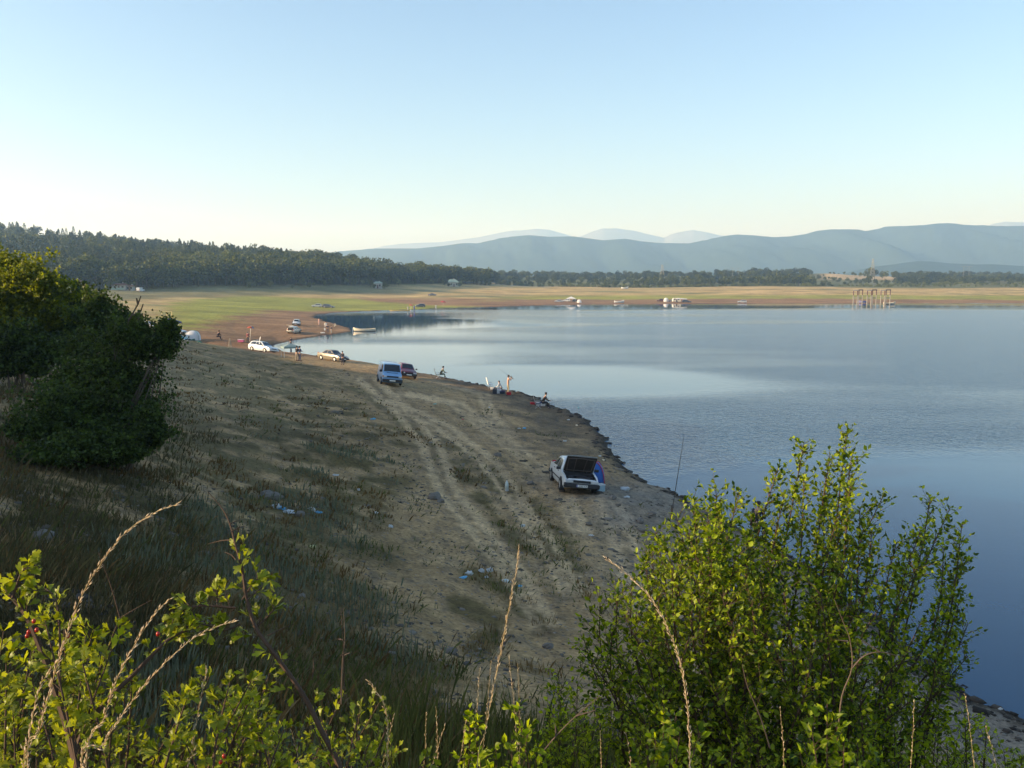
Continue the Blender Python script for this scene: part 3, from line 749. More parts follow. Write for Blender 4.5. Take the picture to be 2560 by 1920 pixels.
# ------------------------------------------------------------------ ground cover on the slope (stuff)
m_grass = leaf_mat('slope_grass', (0.035, 0.048, 0.012), (0.13, 0.14, 0.038), trans=0.3, rough=0.8)
m_dry = leaf_mat('dry_grass', (0.10, 0.072, 0.03), (0.30, 0.225, 0.105), trans=0.3, rough=0.8)
m_sage = leaf_mat('grey_green_herbs', (0.065, 0.080, 0.050), (0.19, 0.21, 0.13), trans=0.2, rough=0.9)
m_rust = leaf_mat('rusty_herbs', (0.07, 0.045, 0.018), (0.17, 0.11, 0.035), trans=0.2, rough=0.9)
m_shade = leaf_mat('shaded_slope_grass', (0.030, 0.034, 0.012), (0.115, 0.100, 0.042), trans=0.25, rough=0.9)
def scatter(n, seed, rmin, rmax, cond, azr=(-0.66, 0.66)):
    rs = np.random.RandomState(seed); X = []; Y = []
    a = rs.uniform(azr[0], azr[1], n); D = np.exp(rs.uniform(math.log(rmin), math.log(rmax), n)) 
    x = a * D; y = D
    z, s = terrain(x, y, True); v = veg_mask(x, y, z); px, py = proj(x, y, z)
    keep = cond(x, y, z, s, v, px, py, rs)
    return x[keep], y[keep], z[keep]
def tufts(name, m, pts, blades, h, w, lean, seed, spread=0.12):
    rs = np.random.RandomState(seed); x, y, z = pts; n = len(x)
    X = np.repeat(x, blades); Y = np.repeat(y, blades); Z = np.repeat(z, blades); N = n * blades
    ts = np.repeat(rs.uniform(0.6, 1.4, n), blades); D = np.hypot(X, Y); grow = 1 + D / 45
    ox = rs.normal(size=N) * spread * ts * grow; oy = rs.normal(size=N) * spread * ts * grow
    hh = h * ts * rs.uniform(0.5, 1.15, N); ww = w * rs.uniform(0.7, 1.3, N) * np.maximum(1, D / 14)
    a = rs.uniform(0, 2 * math.pi, N); lx = (ox / (spread * grow + 1e-6)) * lean * hh * .5 + rs.normal(size=N) * lean * hh * 0.4; ly = (oy / (spread * grow + 1e-6)) * lean * hh * .5 + rs.normal(size=N) * lean * hh * 0.4
    dx = np.cos(a) * ww; dy = np.sin(a) * ww; bx = X + ox; by = Y + oy; bz = Z - 0.03
    V = np.stack([np.stack([bx - dx, by - dy, bz], 1), np.stack([bx + dx, by + dy, bz], 1), np.stack([bx + dx * .8 + lx * .45, by + dy * .8 + ly * .45, bz + hh * .6], 1), np.stack([bx + lx, by + ly, bz + hh], 1)], 1).reshape(-1, 3)
    F = np.arange(4 * N).reshape(-1, 4)
    r = np.repeat(np.clip(np.repeat(rs.uniform(0, 1, n), blades) * .6 + rs.uniform(0, .4, N), 0, 1), 4)
    return tag(mesh_np(name, V, F, m, rnd=r), kind='stuff')
def patch(x, y, sc_, seed, lo): return fbm(x * sc_, y * sc_, seed, 3) > lo
tufts('slope_grass', m_grass, scatter(20000, 1, 4, 95, lambda x, y, z, s, v, px, py, rs: (v > .45) & (s < -1) & patch(x, y, .5, 61, .5) & (rs.uniform(size=len(x)) < .10 + .5 * sstep(1100, 1450, py))), 9, .17, .011, .55, 1)
tufts('dry_grass', m_dry, scatter(26000, 2, 4, 118, lambda x, y, z, s, v, px, py, rs: (v > .25) & (s < -2) & patch(x, y, .4, 62, .44) & ((px < 900) | (py > 1250)) & (rs.uniform(size=len(x)) < .20 + .55 * sstep(1100, 1450, py))), 8, .14, .009, .45, 2)
tufts('grey_green_herbs', m_sage, scatter(15000, 3, 6, 45, lambda x, y, z, s, v, px, py, rs: (v > .4) & (s < -2) & patch(x, y, .3, 63, .50) & (px < 1050) & (py > 1080) & (px > 250)), 7, .24, .013, .22, 3, .16)
tufts('rusty_herbs', m_rust, scatter(9000, 4, 5, 70, lambda x, y, z, s, v, px, py, rs: (v > .4) & (s < -1) & patch(x, y, .45, 64, .52)), 9, .17, .014, .5, 4, .14)
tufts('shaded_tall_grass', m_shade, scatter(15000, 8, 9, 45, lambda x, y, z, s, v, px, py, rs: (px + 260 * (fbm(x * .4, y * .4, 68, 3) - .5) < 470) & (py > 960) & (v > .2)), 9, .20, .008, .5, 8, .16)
tufts('sand_grass', m_grass, scatter(3200, 5, 8, 70, lambda x, y, z, s, v, px, py, rs: (v < .6) & (s < -3) & patch(x, y, .8, 65, .58)), 10, .12, .010, .9, 5, .16)
tufts('bank_grass', m_grass, scatter(2600, 6, 3.4, 10, lambda x, y, z, s, v, px, py, rs: (px > 900) & (s < -2)), 12, .40, .006, .25, 6, .12)
# loose stones
def stones(name, n, seed, rmin, rmax, size, cond, m):
    x, y, z = scatter(n, seed, rmin, rmax, cond); rs = np.random.RandomState(seed + 9); k = len(x)
    base = np.array([(-1,-1,-.4),(1,-1,-.4),(1,1,-.4),(-1,1,-.4),(-.6,-.7,.5),(.7,-.5,.6),(.6,.7,.45),(-.7,.5,.55)])
    s = size * rs.lognormal(0, .45, k) * np.maximum(1, y / 40); a = rs.uniform(0, 6.28, k)
    B = base[None] * (1 + rs.uniform(-.3, .3, (k, 8, 3))) * s[:, None, None] * np.stack([rs.uniform(.7, 1.3, k), rs.uniform(.7, 1.3, k), rs.uniform(.35, .8, k)], 1)[:, None, :]
    V = np.stack([B[:, :, 0] * np.cos(a)[:, None] - B[:, :, 1] * np.sin(a)[:, None] + x[:, None], B[:, :, 0] * np.sin(a)[:, None] + B[:, :, 1] * np.cos(a)[:, None] + y[:, None], B[:, :, 2] + z[:, None]], -1).reshape(-1, 3)
    q = np.array([(0,3,2,1),(4,5,6,7),(0,1,5,4),(1,2,6,5),(2,3,7,6),(3,0,4,7)])
    F = (np.arange(k)[:, None, None] * 8 + q[None]).reshape(-1, 4)
    return tag(mesh_np(name, V, F, m, rnd=np.repeat(rs.uniform(0, 1, k), 8)), kind='stuff')
def stone_mat(name, dark, light):
    m = mat(name, light, rough=.95, noise=.2, nscale=5, bump=.3, spec=.2); nt = m.node_tree; b = nt.nodes['Principled BSDF']
    at = nt.nodes.new('ShaderNodeAttribute'); at.attribute_name = 'Rnd'; mx = nt.nodes.new('ShaderNodeMix'); mx.data_type = 'RGBA'
    mx.inputs['A'].default_value = dark + (1,); mx.inputs['B'].default_value = light + (1,); nt.links.new(at.outputs['Fac'], mx.inputs['Factor']); nt.links.new(mx.outputs['Result'], b.inputs['Base Color'])
    return m
m_stone = stone_mat('field_stone', (.05, .043, .036), (.21, .185, .15)); m_mudstone = stone_mat('wet_clod', (.020, .017, .014), (.07, .058, .046))
stones('loose_stones', 28000, 21, 7, 85, .030, lambda x, y, z, s, v, px, py, rs: (s < -.6) & (rs.uniform(size=len(x)) < .12 + .75 * patch(x, y, .4, 66, .52)), m_stone)
stones('slope_rubble', 26000, 24, 14, 75, .040, lambda x, y, z, s, v, px, py, rs: (s < -1) & (np.minimum(seg_dist(px, py, [(1060,1090),(1200,1190),(1330,1290),(1400,1400)]), seg_dist(px, py, [(780,1010),(900,1090),(1010,1170),(1060,1260)])) < 75 * rs.uniform(0, 1, len(px)) ** .7) & (rs.uniform(size=len(x)) < .75), m_stone)
stones('grey_gravel', 5200, 22, 18, 48, .06, lambda x, y, z, s, v, px, py, rs: (s < -1.0) & (s > -9) & (px > 1300) & (py > 1150), m_stone)
stones('shore_clods', 26000, 23, 18, 100, .075, lambda x, y, z, s, v, px, py, rs: (s > -1.5) & (s < .35) & (rs.uniform(size=len(x)) < .6), m_mudstone)
# a few big stones
m_rock = mat('pale_rock', (.17, .155, .135), rough=.95, noise=.35, nscale=7, bump=.6, spec=.2)
def rock(px, py, s, label, name='boulder'):
    p = ground_at(px, py); mb = MB(); rg = random.Random(px); mb.ell((0, 0, s * .25), (s, s * .8, s * .6), 9, 6, .22, rg)
    o = mb.build(name, m_rock); o.location = p; o.rotation_euler = (0, 0, px); return tag(o, label, 'rock', 'larger stones on the slope')
for px, py, s, l in ((1085,1248,.34,'biggest grey boulder, in the bare track left of the white car'),(1102,1256,.2,'small grey stone just right of the biggest boulder'),(1244,1142,.22,'pale stone in the grass above the clear bottle'),
    (1326,1212,.2,'grey stone beside the front wheel of the white car'),(1128,1634,.13,'whitish stone by the dark tuft low in the middle'),(1370,1622,.13,'bluish round stone alone on the pale sand'),(664,1245,.3,'brown stone in the heap above the blue litter'),(685,1252,.28,'darker stone at the right of the heap above the litter'),
    (748,1292,.2,'small brown stone right of the litter heap'),(1630,1290,.2,'pale stone under the tall fishing rod'),(1600,1310,.22,'flat pale stone on the grey gravel near the water'),(1530,1250,.2,'grey stone between the white car and the water'),(104,1352,.22,'bluish grey stone in the dark grass at the left')): rock(px, py, s, l)

# ------------------------------------------------------------------ leaves of the near shrubs
def leaf_template(kind):
    if kind == 'lobed':      # hawthorn: wedge base, three rounded lobes
        v = [(0,0,0),(.08,.34,.02),(.25,.66,.08),(.26,.86,.07),(.13,.76,.03),(.12,1.0,.0),(0,1.06,-.06),(-.12,1.0,.0),(-.13,.76,.03),(-.26,.86,.07),(-.25,.66,.08),(-.08,.34,.02)]
        f = [(0,1,11),(1,2,10,11),(2,3,4,10),(4,8,9,10),(4,5,7,8),(5,6,7)]
    else:                    # small pointed oval
        v = [(0,0,0),(.25,.3,.06),(.30,.6,.06),(0,1.05,-.06),(-.30,.6,.06),(-.25,.3,.06),(0,.35,-.02),(0,.68,-.03)]
        f = [(0,1,6),(0,6,5),(1,2,7,6),(5,6,7,4),(2,3,7),(4,7,3)]
    return np.array(v), f
def leaf_mesh(name, pos, dirs, size, kind, m, parent, seed):
    rs = np.random.RandomState(seed); tv, tf = leaf_template(kind); n = len(pos); k = len(tv)
    d = np.asarray(dirs); d = d / (np.linalg.norm(d, axis=1)[:, None] + 1e-9)
    up = rs.normal(size=(n, 3)) * .8 + np.array([0, 0, .9]); x = np.cross(d, up); x /= np.linalg.norm(x, axis=1)[:, None] + 1e-9; z = np.cross(x, d)
    s = size * rs.uniform(.45, 1.3, n); tvk = tv[None] * np.stack([rs.uniform(.75, 1.2, n), np.ones(n), rs.uniform(-1.5, 3.0, n)], 1)[:, None, :]
    V = pos[:, None, :] + (x[:, None, :] * tvk[:, :, 0:1] + d[:, None, :] * tvk[:, :, 1:2] + z[:, None, :] * tvk[:, :, 2:3]) * s[:, None, None]
    me = bpy.data.meshes.new(name); V = V.reshape(-1, 3).astype(np.float32)
    fl = []; ls = []; lt = []; c = 0
    one = np.array([i for f in tf for i in f]); starts = np.cumsum([0] + [len(f) for f in tf])[:-1]; tot = [len(f) for f in tf]
    idx = (np.arange(n)[:, None] * k + one[None]).ravel().astype(np.int32); st = (np.arange(n)[:, None] * len(one) + starts[None]).ravel().astype(np.int32)
    me.vertices.add(len(V)); me.vertices.foreach_set('co', V.ravel()); me.loops.add(len(idx)); me.loops.foreach_set('vertex_index', idx)
    me.polygons.add(len(st)); me.polygons.foreach_set('loop_start', st); me.polygons.foreach_set('loop_total', np.tile(np.array(tot, dtype=np.int32), n)); me.update(calc_edges=True)
    a = me.attributes.new('Rnd', 'FLOAT', 'POINT'); a.data.foreach_set('value', np.repeat(rs.uniform(0, 1, n), k).astype(np.float32))
    me.materials.append(m); o = bpy.data.objects.new(name, me); COL.objects.link(o); o.parent = parent; return o
def smooth_path(pts, n):
    pts = [Vector(p) for p in pts]; out = []
    for i in range(len(pts) - 1):
        p0, p1, p2, p3 = pts[max(i - 1, 0)], pts[i], pts[i + 1], pts[min(i + 2, len(pts) - 1)]
        for j in range(n):
            t = j / n; out.append(0.5 * ((2 * p1) + (-p0 + p2) * t + (2 * p0 - 5 * p1 + 4 * p2 - p3) * t * t + (-p0 + 3 * p1 - 3 * p2 + p3) * t ** 3))
    out.append(pts[-1]); return out
class Shrub:
    def __init__(s, name, loc, label, cat, seed, leafkind, size, m, mb_mat, group=None):
        s.root = empty(name, loc, label, cat, group); s.o = Vector(loc); s.w = MB(); s.P = []; s.Dv = []; s.rg = random.Random(seed); s.kind = leafkind; s.size = size; s.m = m; s.bm = mb_mat; s.seed = seed; s.thorns = MB()
    def leaf(s, p, d): s.P.append(tuple(p)); s.Dv.append(tuple(d))
    def cluster(s, p, d, n, spread=1.0):
        for _ in range(n):
            v = Vector((s.rg.gauss(0, 1), s.rg.gauss(0, 1), s.rg.gauss(0, 1))).normalized()
            s.leaf(p, d.normalized() * .9 + v * spread)
    def branch(s, pts, r0, r1, n=4, sides=6):
        path = smooth_path([Vector(p) - s.o for p in pts], n); k = len(path)
        s.w.tube(path, [r0 + (r1 - r0) * i / (k - 1) for i in range(k)], sides); return path
    def twigs(s, path, t0, step, ln, leaves, r=.0022, clus=1, updir=.35, tip=True, t1=1.0):
        rg = s.rg; L = [0]
        for a, b in zip(path[:-1], path[1:]): L.append(L[-1] + (b - a).length)
        d = L[-1] * t0
        while d < L[-1] * t1:
            i = max(j for j in range(len(L)) if L[j] <= d); i = min(i, len(path) - 2)
            f = (d - L[i]) / max(1e-6, L[i + 1] - L[i]); p = path[i].lerp(path[i + 1], f); tdir = (path[i + 1] - path[i]).normalized()
            o = Vector((rg.gauss(0, 1), rg.gauss(0, 1), rg.gauss(0, 1))); o -= o.dot(tdir) * tdir; o = o.normalized()
            v = (o + tdir * rg.uniform(.2, .9) + Vector((0, 0, updir))).normalized(); l = ln * rg.uniform(.4, 1.2) * (1 - .45 * d / L[-1])
            q = [p, p + v * l * .5 + Vector((0, 0, l * .05)), p + v * l + Vector((rg.uniform(-.1, .1) * l, rg.uniform(-.1, .1) * l, l * .15))]
            s.w.tube(q, [r, r * .75, r * .3], 4, False)
            m = max(1, int(leaves * l / ln))
            for j in range(m):
                t = (j + .6) / m; pp = q[0].lerp(q[1], t * 2) if t < .5 else q[1].lerp(q[2], t * 2 - 1)
                s.cluster(pp, v, clus, 1.0)
            s.cluster(q[2], v, clus + 1, .6)
            d += step * rg.uniform(.5, 1.5)
        if tip:
            for j in range(6): s.cluster(path[-1 - min(j, len(path) - 1)] if j else path[-1], (path[-1] - path[-2]), clus, .7)
    def finish(s):
        s.w.build('branches', s.bm, s.root)
        leaf_mesh('leaves', np.array(s.P), np.array(s.Dv), s.size, s.kind, s.m, s.root, s.seed)
        if s.thorns.v: s.thorns.build('thorns', s.bm, s.root)
        return s.root
m_twig = mat('red_brown_twig', (.075, .048, .034), rough=.8, noise=.35, nscale=30, spec=.2)
m_hawl = leaf_mat('hawthorn_leaf', (.045, .065, .006), (.29, .34, .035), trans=.5, rough=.4)
m_plum = leaf_mat('wild_plum_leaf', (.035, .075, .005), (.42, .52, .03), trans=.5, rough=.45)
# ---- big shrub in front of the water (about 6 m away)
def big_shrub():
    rg = random.Random(77)
    g = Vector((2.0, 6.3, gz(2.0, 6.3) - .05))
    S = Shrub('leafy_shrub', g, 'big bright green leafy shrub standing before the water', 'shrub', 77, 'oval', .038, m_plum, m_twig)
    tips = [  # px, py, D, density
     (1790,1222,6.0),(1848,1235,6.2),(1730,1250,6.3),(1880,1290,6.0),(1690,1290,5.9),(1640,1330,6.1),(1615,1400,6.0),(1770,1290,5.7),(1700,1380,5.8),(1820,1340,5.7),(1905,1330,6.4),(1935,1350,6.1),
     (2010,1108,6.4),(1945,1170,6.3),(2120,1072,6.5),(2075,1140,6.3),(1960,1240,6.2),(2130,1140,6.2),(2010,1200,6.1),(2060,1230,6.5),(2125,1215,6.0),(2150,1270,6.2),(2208,1240,6.5),(2180,1330,6.1),(2090,1300,5.9),(2240,1360,6.5),
     (2325,1252,6.6),(2375,1270,6.7),(2405,1310,6.6),(2415,1400,6.6),(2360,1370,6.3),(2300,1330,6.2),(2290,1420,5.9),(2400,1500,6.4),(2420,1560,6.3),(2420,1640,6.2),(2380,1690,6.0),
     (1545,1470,5.6),(1500,1500,5.8),(1590,1530,5.5),(1530,1580,5.5),(1560,1660,5.3),(1480,1650,5.5),(1460,1600,6.0),(1650,1480,5.4),(1730,1480,5.2),(1800,1480,5.1),(1880,1500,5.2),(1960,1480,5.3),(2050,1480,5.3),(2130,1500,5.4),(2210,1500,5.6),(2300,1560,5.7),
     (1620,1600,5.2),(1720,1600,5.0),(1820,1600,5.0),(1930,1600,5.0),(2040,1600,5.1),(2150,1620,5.2),(2260,1640,5.4),(2340,1650,5.6),(1660,1720,5.0),(1780,1720,4.9),(1900,1720,4.9),(2020,1720,5.0),(2150,1740,5.1),(2280,1750,5.3),(1560,1760,5.1),
     (1660,1350,5.6),(1720,1330,5.5),(1775,1340,5.5),(1840,1390,5.4),(1680,1420,5.4),(1750,1420,5.2),(1580,1440,5.8),(1880,1360,5.7),(1800,1270,5.9),(1740,1300,6.2),(1630,1380,6.3),(1560,1540,5.2),(1650,1540,5.1),(1900,1440,5.5),
     (1940,1400,5.6),(2020,1400,5.7),(2110,1400,5.7),(2200,1420,5.9),(1860,1410,5.4),(1780,1400,5.4)]
    for i, (px, py, D) in enumerate(tips):
        tip = PD(px, py, D)
        bx = 2.0 + (tip.x - 2.0) * rg.uniform(.25, .6) + rg.uniform(-.15, .15); by = 6.2 + (tip.y - 6.2) * .5 + rg.uniform(-.25, .25); b = Vector((bx, by, gz(bx, by) - .05))
        m1 = b.lerp(tip, .35) + Vector((rg.uniform(-.2, .2), rg.uniform(-.2, .2), .08)); m2 = b.lerp(tip, .72) + Vector((rg.uniform(-.12, .12), rg.uniform(-.12, .12), .05))
        path = S.branch([b, m1, m2, tip], .013, .0025, 5)
        high = py < 1420
        S.twigs(path, .18 if not high else .25, .021, .22 if high else .28, 8, clus=1)
        if high: S.twigs(path, .72, .032, .08, 4, clus=1)
    S.finish()
    # dark shrubs right and left of it
    for (cx, cy, lab, sd, tips) in ((3.6, 6.6, 'dark low shrub in the bottom right corner of the photo', 78, [(2440,1770,6.4),(2500,1800,6.6),(2550,1850,6.4),(2400,1780,6.0),(2350,1800,5.8),(2450,1840,6.0),(2520,1880,6.0),(2300,1820,5.5),(2380,1870,5.6),(2250,1850,5.3),(2590,1900,6.2),(2200,1800,5.3)]),
                                    (.5, 6.6, 'low green shrub left of the big leafy shrub', 79, [(1400,1760,6.4),(1370,1800,6.2),(1440,1720,6.2),(1480,1780,6.0),(1340,1850,6.2),(1420,1830,5.9),(1520,1810,5.8),(1390,1690,6.5),(1300,1880,6.0),(1480,1700,6.0),(1550,1870,5.5)]),
                                    (2.0, 5.0, 'dense dark low shrub at the foot of the big leafy shrub', 80, [(1600,1830,4.8),(1700,1800,4.8),(1800,1810,4.7),(1900,1800,4.7),(2000,1800,4.8),(2100,1820,4.9),(1650,1890,4.6),(1760,1890,4.5),(1870,1890,4.5),(1980,1880,4.6),(2090,1890,4.6),(2180,1890,4.8),(1540,1900,4.7)])):
        b0 = Vector((cx, cy, gz(cx, cy))); T = Shrub('low_shrub', b0, lab, 'shrub', sd, 'oval', .036, m_plum, m_twig)
        for (px, py, D) in tips:
            tip = PD(px, py, D)
            for q in range(2):
                tp = tip + Vector((rg.uniform(-.12, .12), rg.uniform(-.2, .2), rg.uniform(-.12, .02))); bx = tp.x + rg.uniform(-.15, .15); by = tp.y + rg.uniform(-.1, .2); b = Vector((bx, by, min(gz(bx, by) - .05, tp.z - .15)))
                S2 = T.branch([b, b.lerp(tp, .5) + Vector((.03, 0, .03)), tp], .008, .002, 4); T.twigs(S2, .1, .032, .20, 7, clus=1)
        T.finish()
big_shrub()
# ---- hawthorn right in front of the camera, lower left
def hawthorn():
    rg = random.Random(5)
    g = Vector((-.9, 1.7, gz(-.9, 1.7) - .03))
    H = Shrub('hawthorn_bush', g, 'near hawthorn bush with sunlit lobed leaves in the lower left corner', 'shrub', 5, 'lobed', .027, m_hawl, m_twig)
    def br(pxs, D, r0=.008, r1=.0016, t0=.05, step=.03, ln=.05, lv=2, clus=4, leafy=True, **k):
        Ds = np.linspace(D[0], D[1], len(pxs)); path = H.branch([PD(x, y, d) for (x, y), d in zip(pxs, Ds)], r0, r1, 4)
        if leafy: H.twigs(path, t0, step, ln, lv, r=.0011, clus=max(2, clus - 1), updir=.15, **k)
        return path
    base = (330, 2150)
    # thorny leader, bare at its tip
    p = br([(880,2050),(850,1920),(800,1820),(760,1740),(690,1640),(640,1570),(618,1500),(605,1420),(588,1360)], (1.9, 2.05), .0075, .003, .12, .05, .05, 2, 3)
    br([(588,1360),(575,1310),(555,1270),(520,1230)], (2.05, 2.1), .0028, .0009, leafy=False)
    for a, b in (((575,1310),(600,1302)),((577,1350),(520,1360)),((577,1330),(610,1315)),((618,1500),(660,1465)),((668,1590),(735,1560)),((700,1650),(748,1655)),((590,1400),(560,1380)),((300,1545),(245,1380)),((300,1545),(380,1500)),((640,1570),(672,1490)),((780,1700),(782,1640)),((860,1740),(852,1520)),((852,1640),(875,1630)),((853,1600),(840,1598))):
        br([a, ((a[0] + b[0]) / 2 + 3, (a[1] + b[1]) / 2 - 3), b], (2.0, 2.02), .0016, .0006, leafy=False)
    br([(590,1520),(520,1515),(470,1520),(430,1550)], (2.02, 1.98), .003, .0012, .0, .016, .045, 2, 5)
    br([(600,1560),(560,1575),(500,1560),(440,1575)], (2.02, 1.98), .003, .0012, .0, .016, .04, 2, 5)
    br([(605,1500),(640,1450),(665,1440)], (2.02, 2.05), .002, .001, .1, .02, .04, 1, 4)
    br([(640,1570),(680,1530),(690,1515)], (2.02, 2.05), .002, .001, .2, .02, .03, 1, 4)
    # long branch rising to the right
    br([(190,2000),(200,1850),(260,1760),(340,1680),(420,1600),(480,1570)], (1.8, 1.95), .008, .003, .1, .035, .05, 2, 4)
    # left leader
    br([(190,1900),(170,1820),(140,1730),(105,1630),(60,1530),(0,1460)], (1.75, 1.9), .010, .005, .05, .028, .06, 2, 4)
    br([(30,1500),(50,1440),(70,1410)], (1.88, 1.9), .003, .001, .0, .018, .035, 1, 4)
    br([(150,1740),(150,1600),(140,1500),(110,1470)], (1.8, 1.85), .003, .0012, .0, .03, .05, 2, 4)
    # many upright and spreading twigs filling the lower left
    for i in range(48):
        x0 = rg.uniform(-120, 700); t = rg.uniform(0, 1)
        hi = np.interp(x0, [-100, 60, 200, 330, 480, 600, 700], [1460, 1500, 1540, 1620, 1660, 1720, 1760])
        y1 = hi + abs(rg.gauss(0, 130)) + 10; x1 = x0 + rg.uniform(-70, 110); D = rg.uniform(1.65, 2.3)
        y1 = min(y1, 1900)
        pts = [(x0 - rg.uniform(-60, 60), 2080), (x0, (2080 + y1) / 2 + 30), (x1, y1)]
        br(pts, (D, D + rg.uniform(-.05, .15)), .005, .0012, .1, .030, .055, 2, 4)
    for i in range(34):   # lower middle
        x0 = rg.uniform(560, 1010); y1 = np.interp(x0, [560, 700, 850, 1010], [1700, 1760, 1790, 1850]) + rg.uniform(-40, 90); D = rg.uniform(2.0, 2.8)
        br([(x0 + rg.uniform(-40, 40), 2080), (x0, (2080 + y1) / 2 + 20), (x0 + rg.uniform(-90, 90), y1)], (D, D + .1), .005, .0012, .15, .04, .055, 2, 3)
    H.finish()
    # red berries
    mb = MB()
    for (x, y) in ((85,1553),(68,1590),(92,1575),(170,1590),(560,1890),(552,1905),(395,1585),(72,1580)):
        c = PD(x, y, 1.78) - H.o; mb.ell(c, (.0045, .0045, .0055), 8, 6)
    mb.build('berry', mat('red_berry', (.35, .02, .01), rough=.3), H.root, smooth=True)
hawthorn()
# small leafy shoots at the bottom
def shoot(name, label, tips, D, seed, kind='oval', size=.03, dens=.03):
    rg = random.Random(seed); c = PD(tips[0][0], 1990, D); g = Vector((c.x, c.y, gz(c.x, c.y)))
    S = Shrub(name, g, label, 'plant', seed, kind, size, m_hawl if kind == 'lobed' else m_plum, m_twig, 'small leafy plants at the bottom of the photo')
    for (x, y) in tips:
        tip = PD(x, y, D + rg.uniform(-.1, .1)); b = g + Vector((rg.uniform(-.08, .08), rg.uniform(-.05, .05), -.03))
        path = S.branch([b, b.lerp(tip, .6) + Vector((rg.uniform(-.04, .04), 0, .03)), tip], .004, .0014, 5); S.twigs(path, .45, dens, .07, 3, r=.0012, clus=2)
    return S.finish()
shoot('leafy_sapling', 'sunlit sapling shoots at the bottom right of centre, before the dark shrub', [(2068,1760),(2030,1830),(2110,1850),(2170,1880),(2000,1880),(2090,1800)], 2.6, 301)
shoot('leafy_sapling', 'yellow green sapling beside the pale seed stalk, lower right', [(1660,1760),(1700,1830),(1640,1850),(1750,1830),(1780,1890),(1690,1790),(1620,1890)], 2.7, 302)
shoot('leafy_sapling', 'small curled leafy plant at the bottom centre', [(1295,1780),(1320,1820),(1280,1850),(1240,1870),(1340,1880),(1200,1890)], 2.8, 303)
shoot('leafy_sapling', 'little leafy plant just left of the leaning seed stalk at the bottom', [(1175,1770),(1190,1800),(1160,1860),(1220,1880)], 3.1, 304)
# dry thorny twigs among the shrubs
def dry_twig(label, lines, D, r=.004):
    b = PD(lines[0][0][0], lines[0][0][1], D); w = MB()
    for ln in lines:
        pth = smooth_path([PD(x, y, D) - b for x, y in ln], 4); k = len(pth); w.tube(pth, [r * (1 - .75 * i / k) for i in range(k)], 5)
    o = w.build('dry_twig', m_twig2); o.location = b
    return tag(o, label, 'twig', 'dry twigs in front of the slope')
m_twig2 = mat('grey_dry_twig', (.12, .09, .07), rough=.9, noise=.3, nscale=30, spec=.2)
dry_twig('grey forked dead twig standing before the big shrub', [[(2095,1830),(2105,1740),(2130,1670),(2125,1600),(2110,1560),(2085,1495)],[(2130,1670),(2160,1640),(2200,1630),(2245,1640)],[(2120,1603),(2095,1600)],[(2200,1630),(2155,1600)]], 4.3, .0045)
dry_twig('thin bare stem left of the forked twig', [[(1925,1870),(1900,1790),(1870,1720),(1855,1660)]], 4.3, .004)
dry_twig('thorny bare stem low at the left of centre', [[(853,1760),(856,1660),(862,1590),(858,1520)],[(856,1640),(875,1632)],[(858,1600),(845,1598)]], 2.6, .003)
dry_twig('dark thorny branch crossing the bottom centre rightwards', [[(1340,1900),(1390,1840),(1440,1790),(1500,1740)],[(1390,1840),(1388,1810)],[(1440,1790),(1490,1775)]], 3.0, .0035)
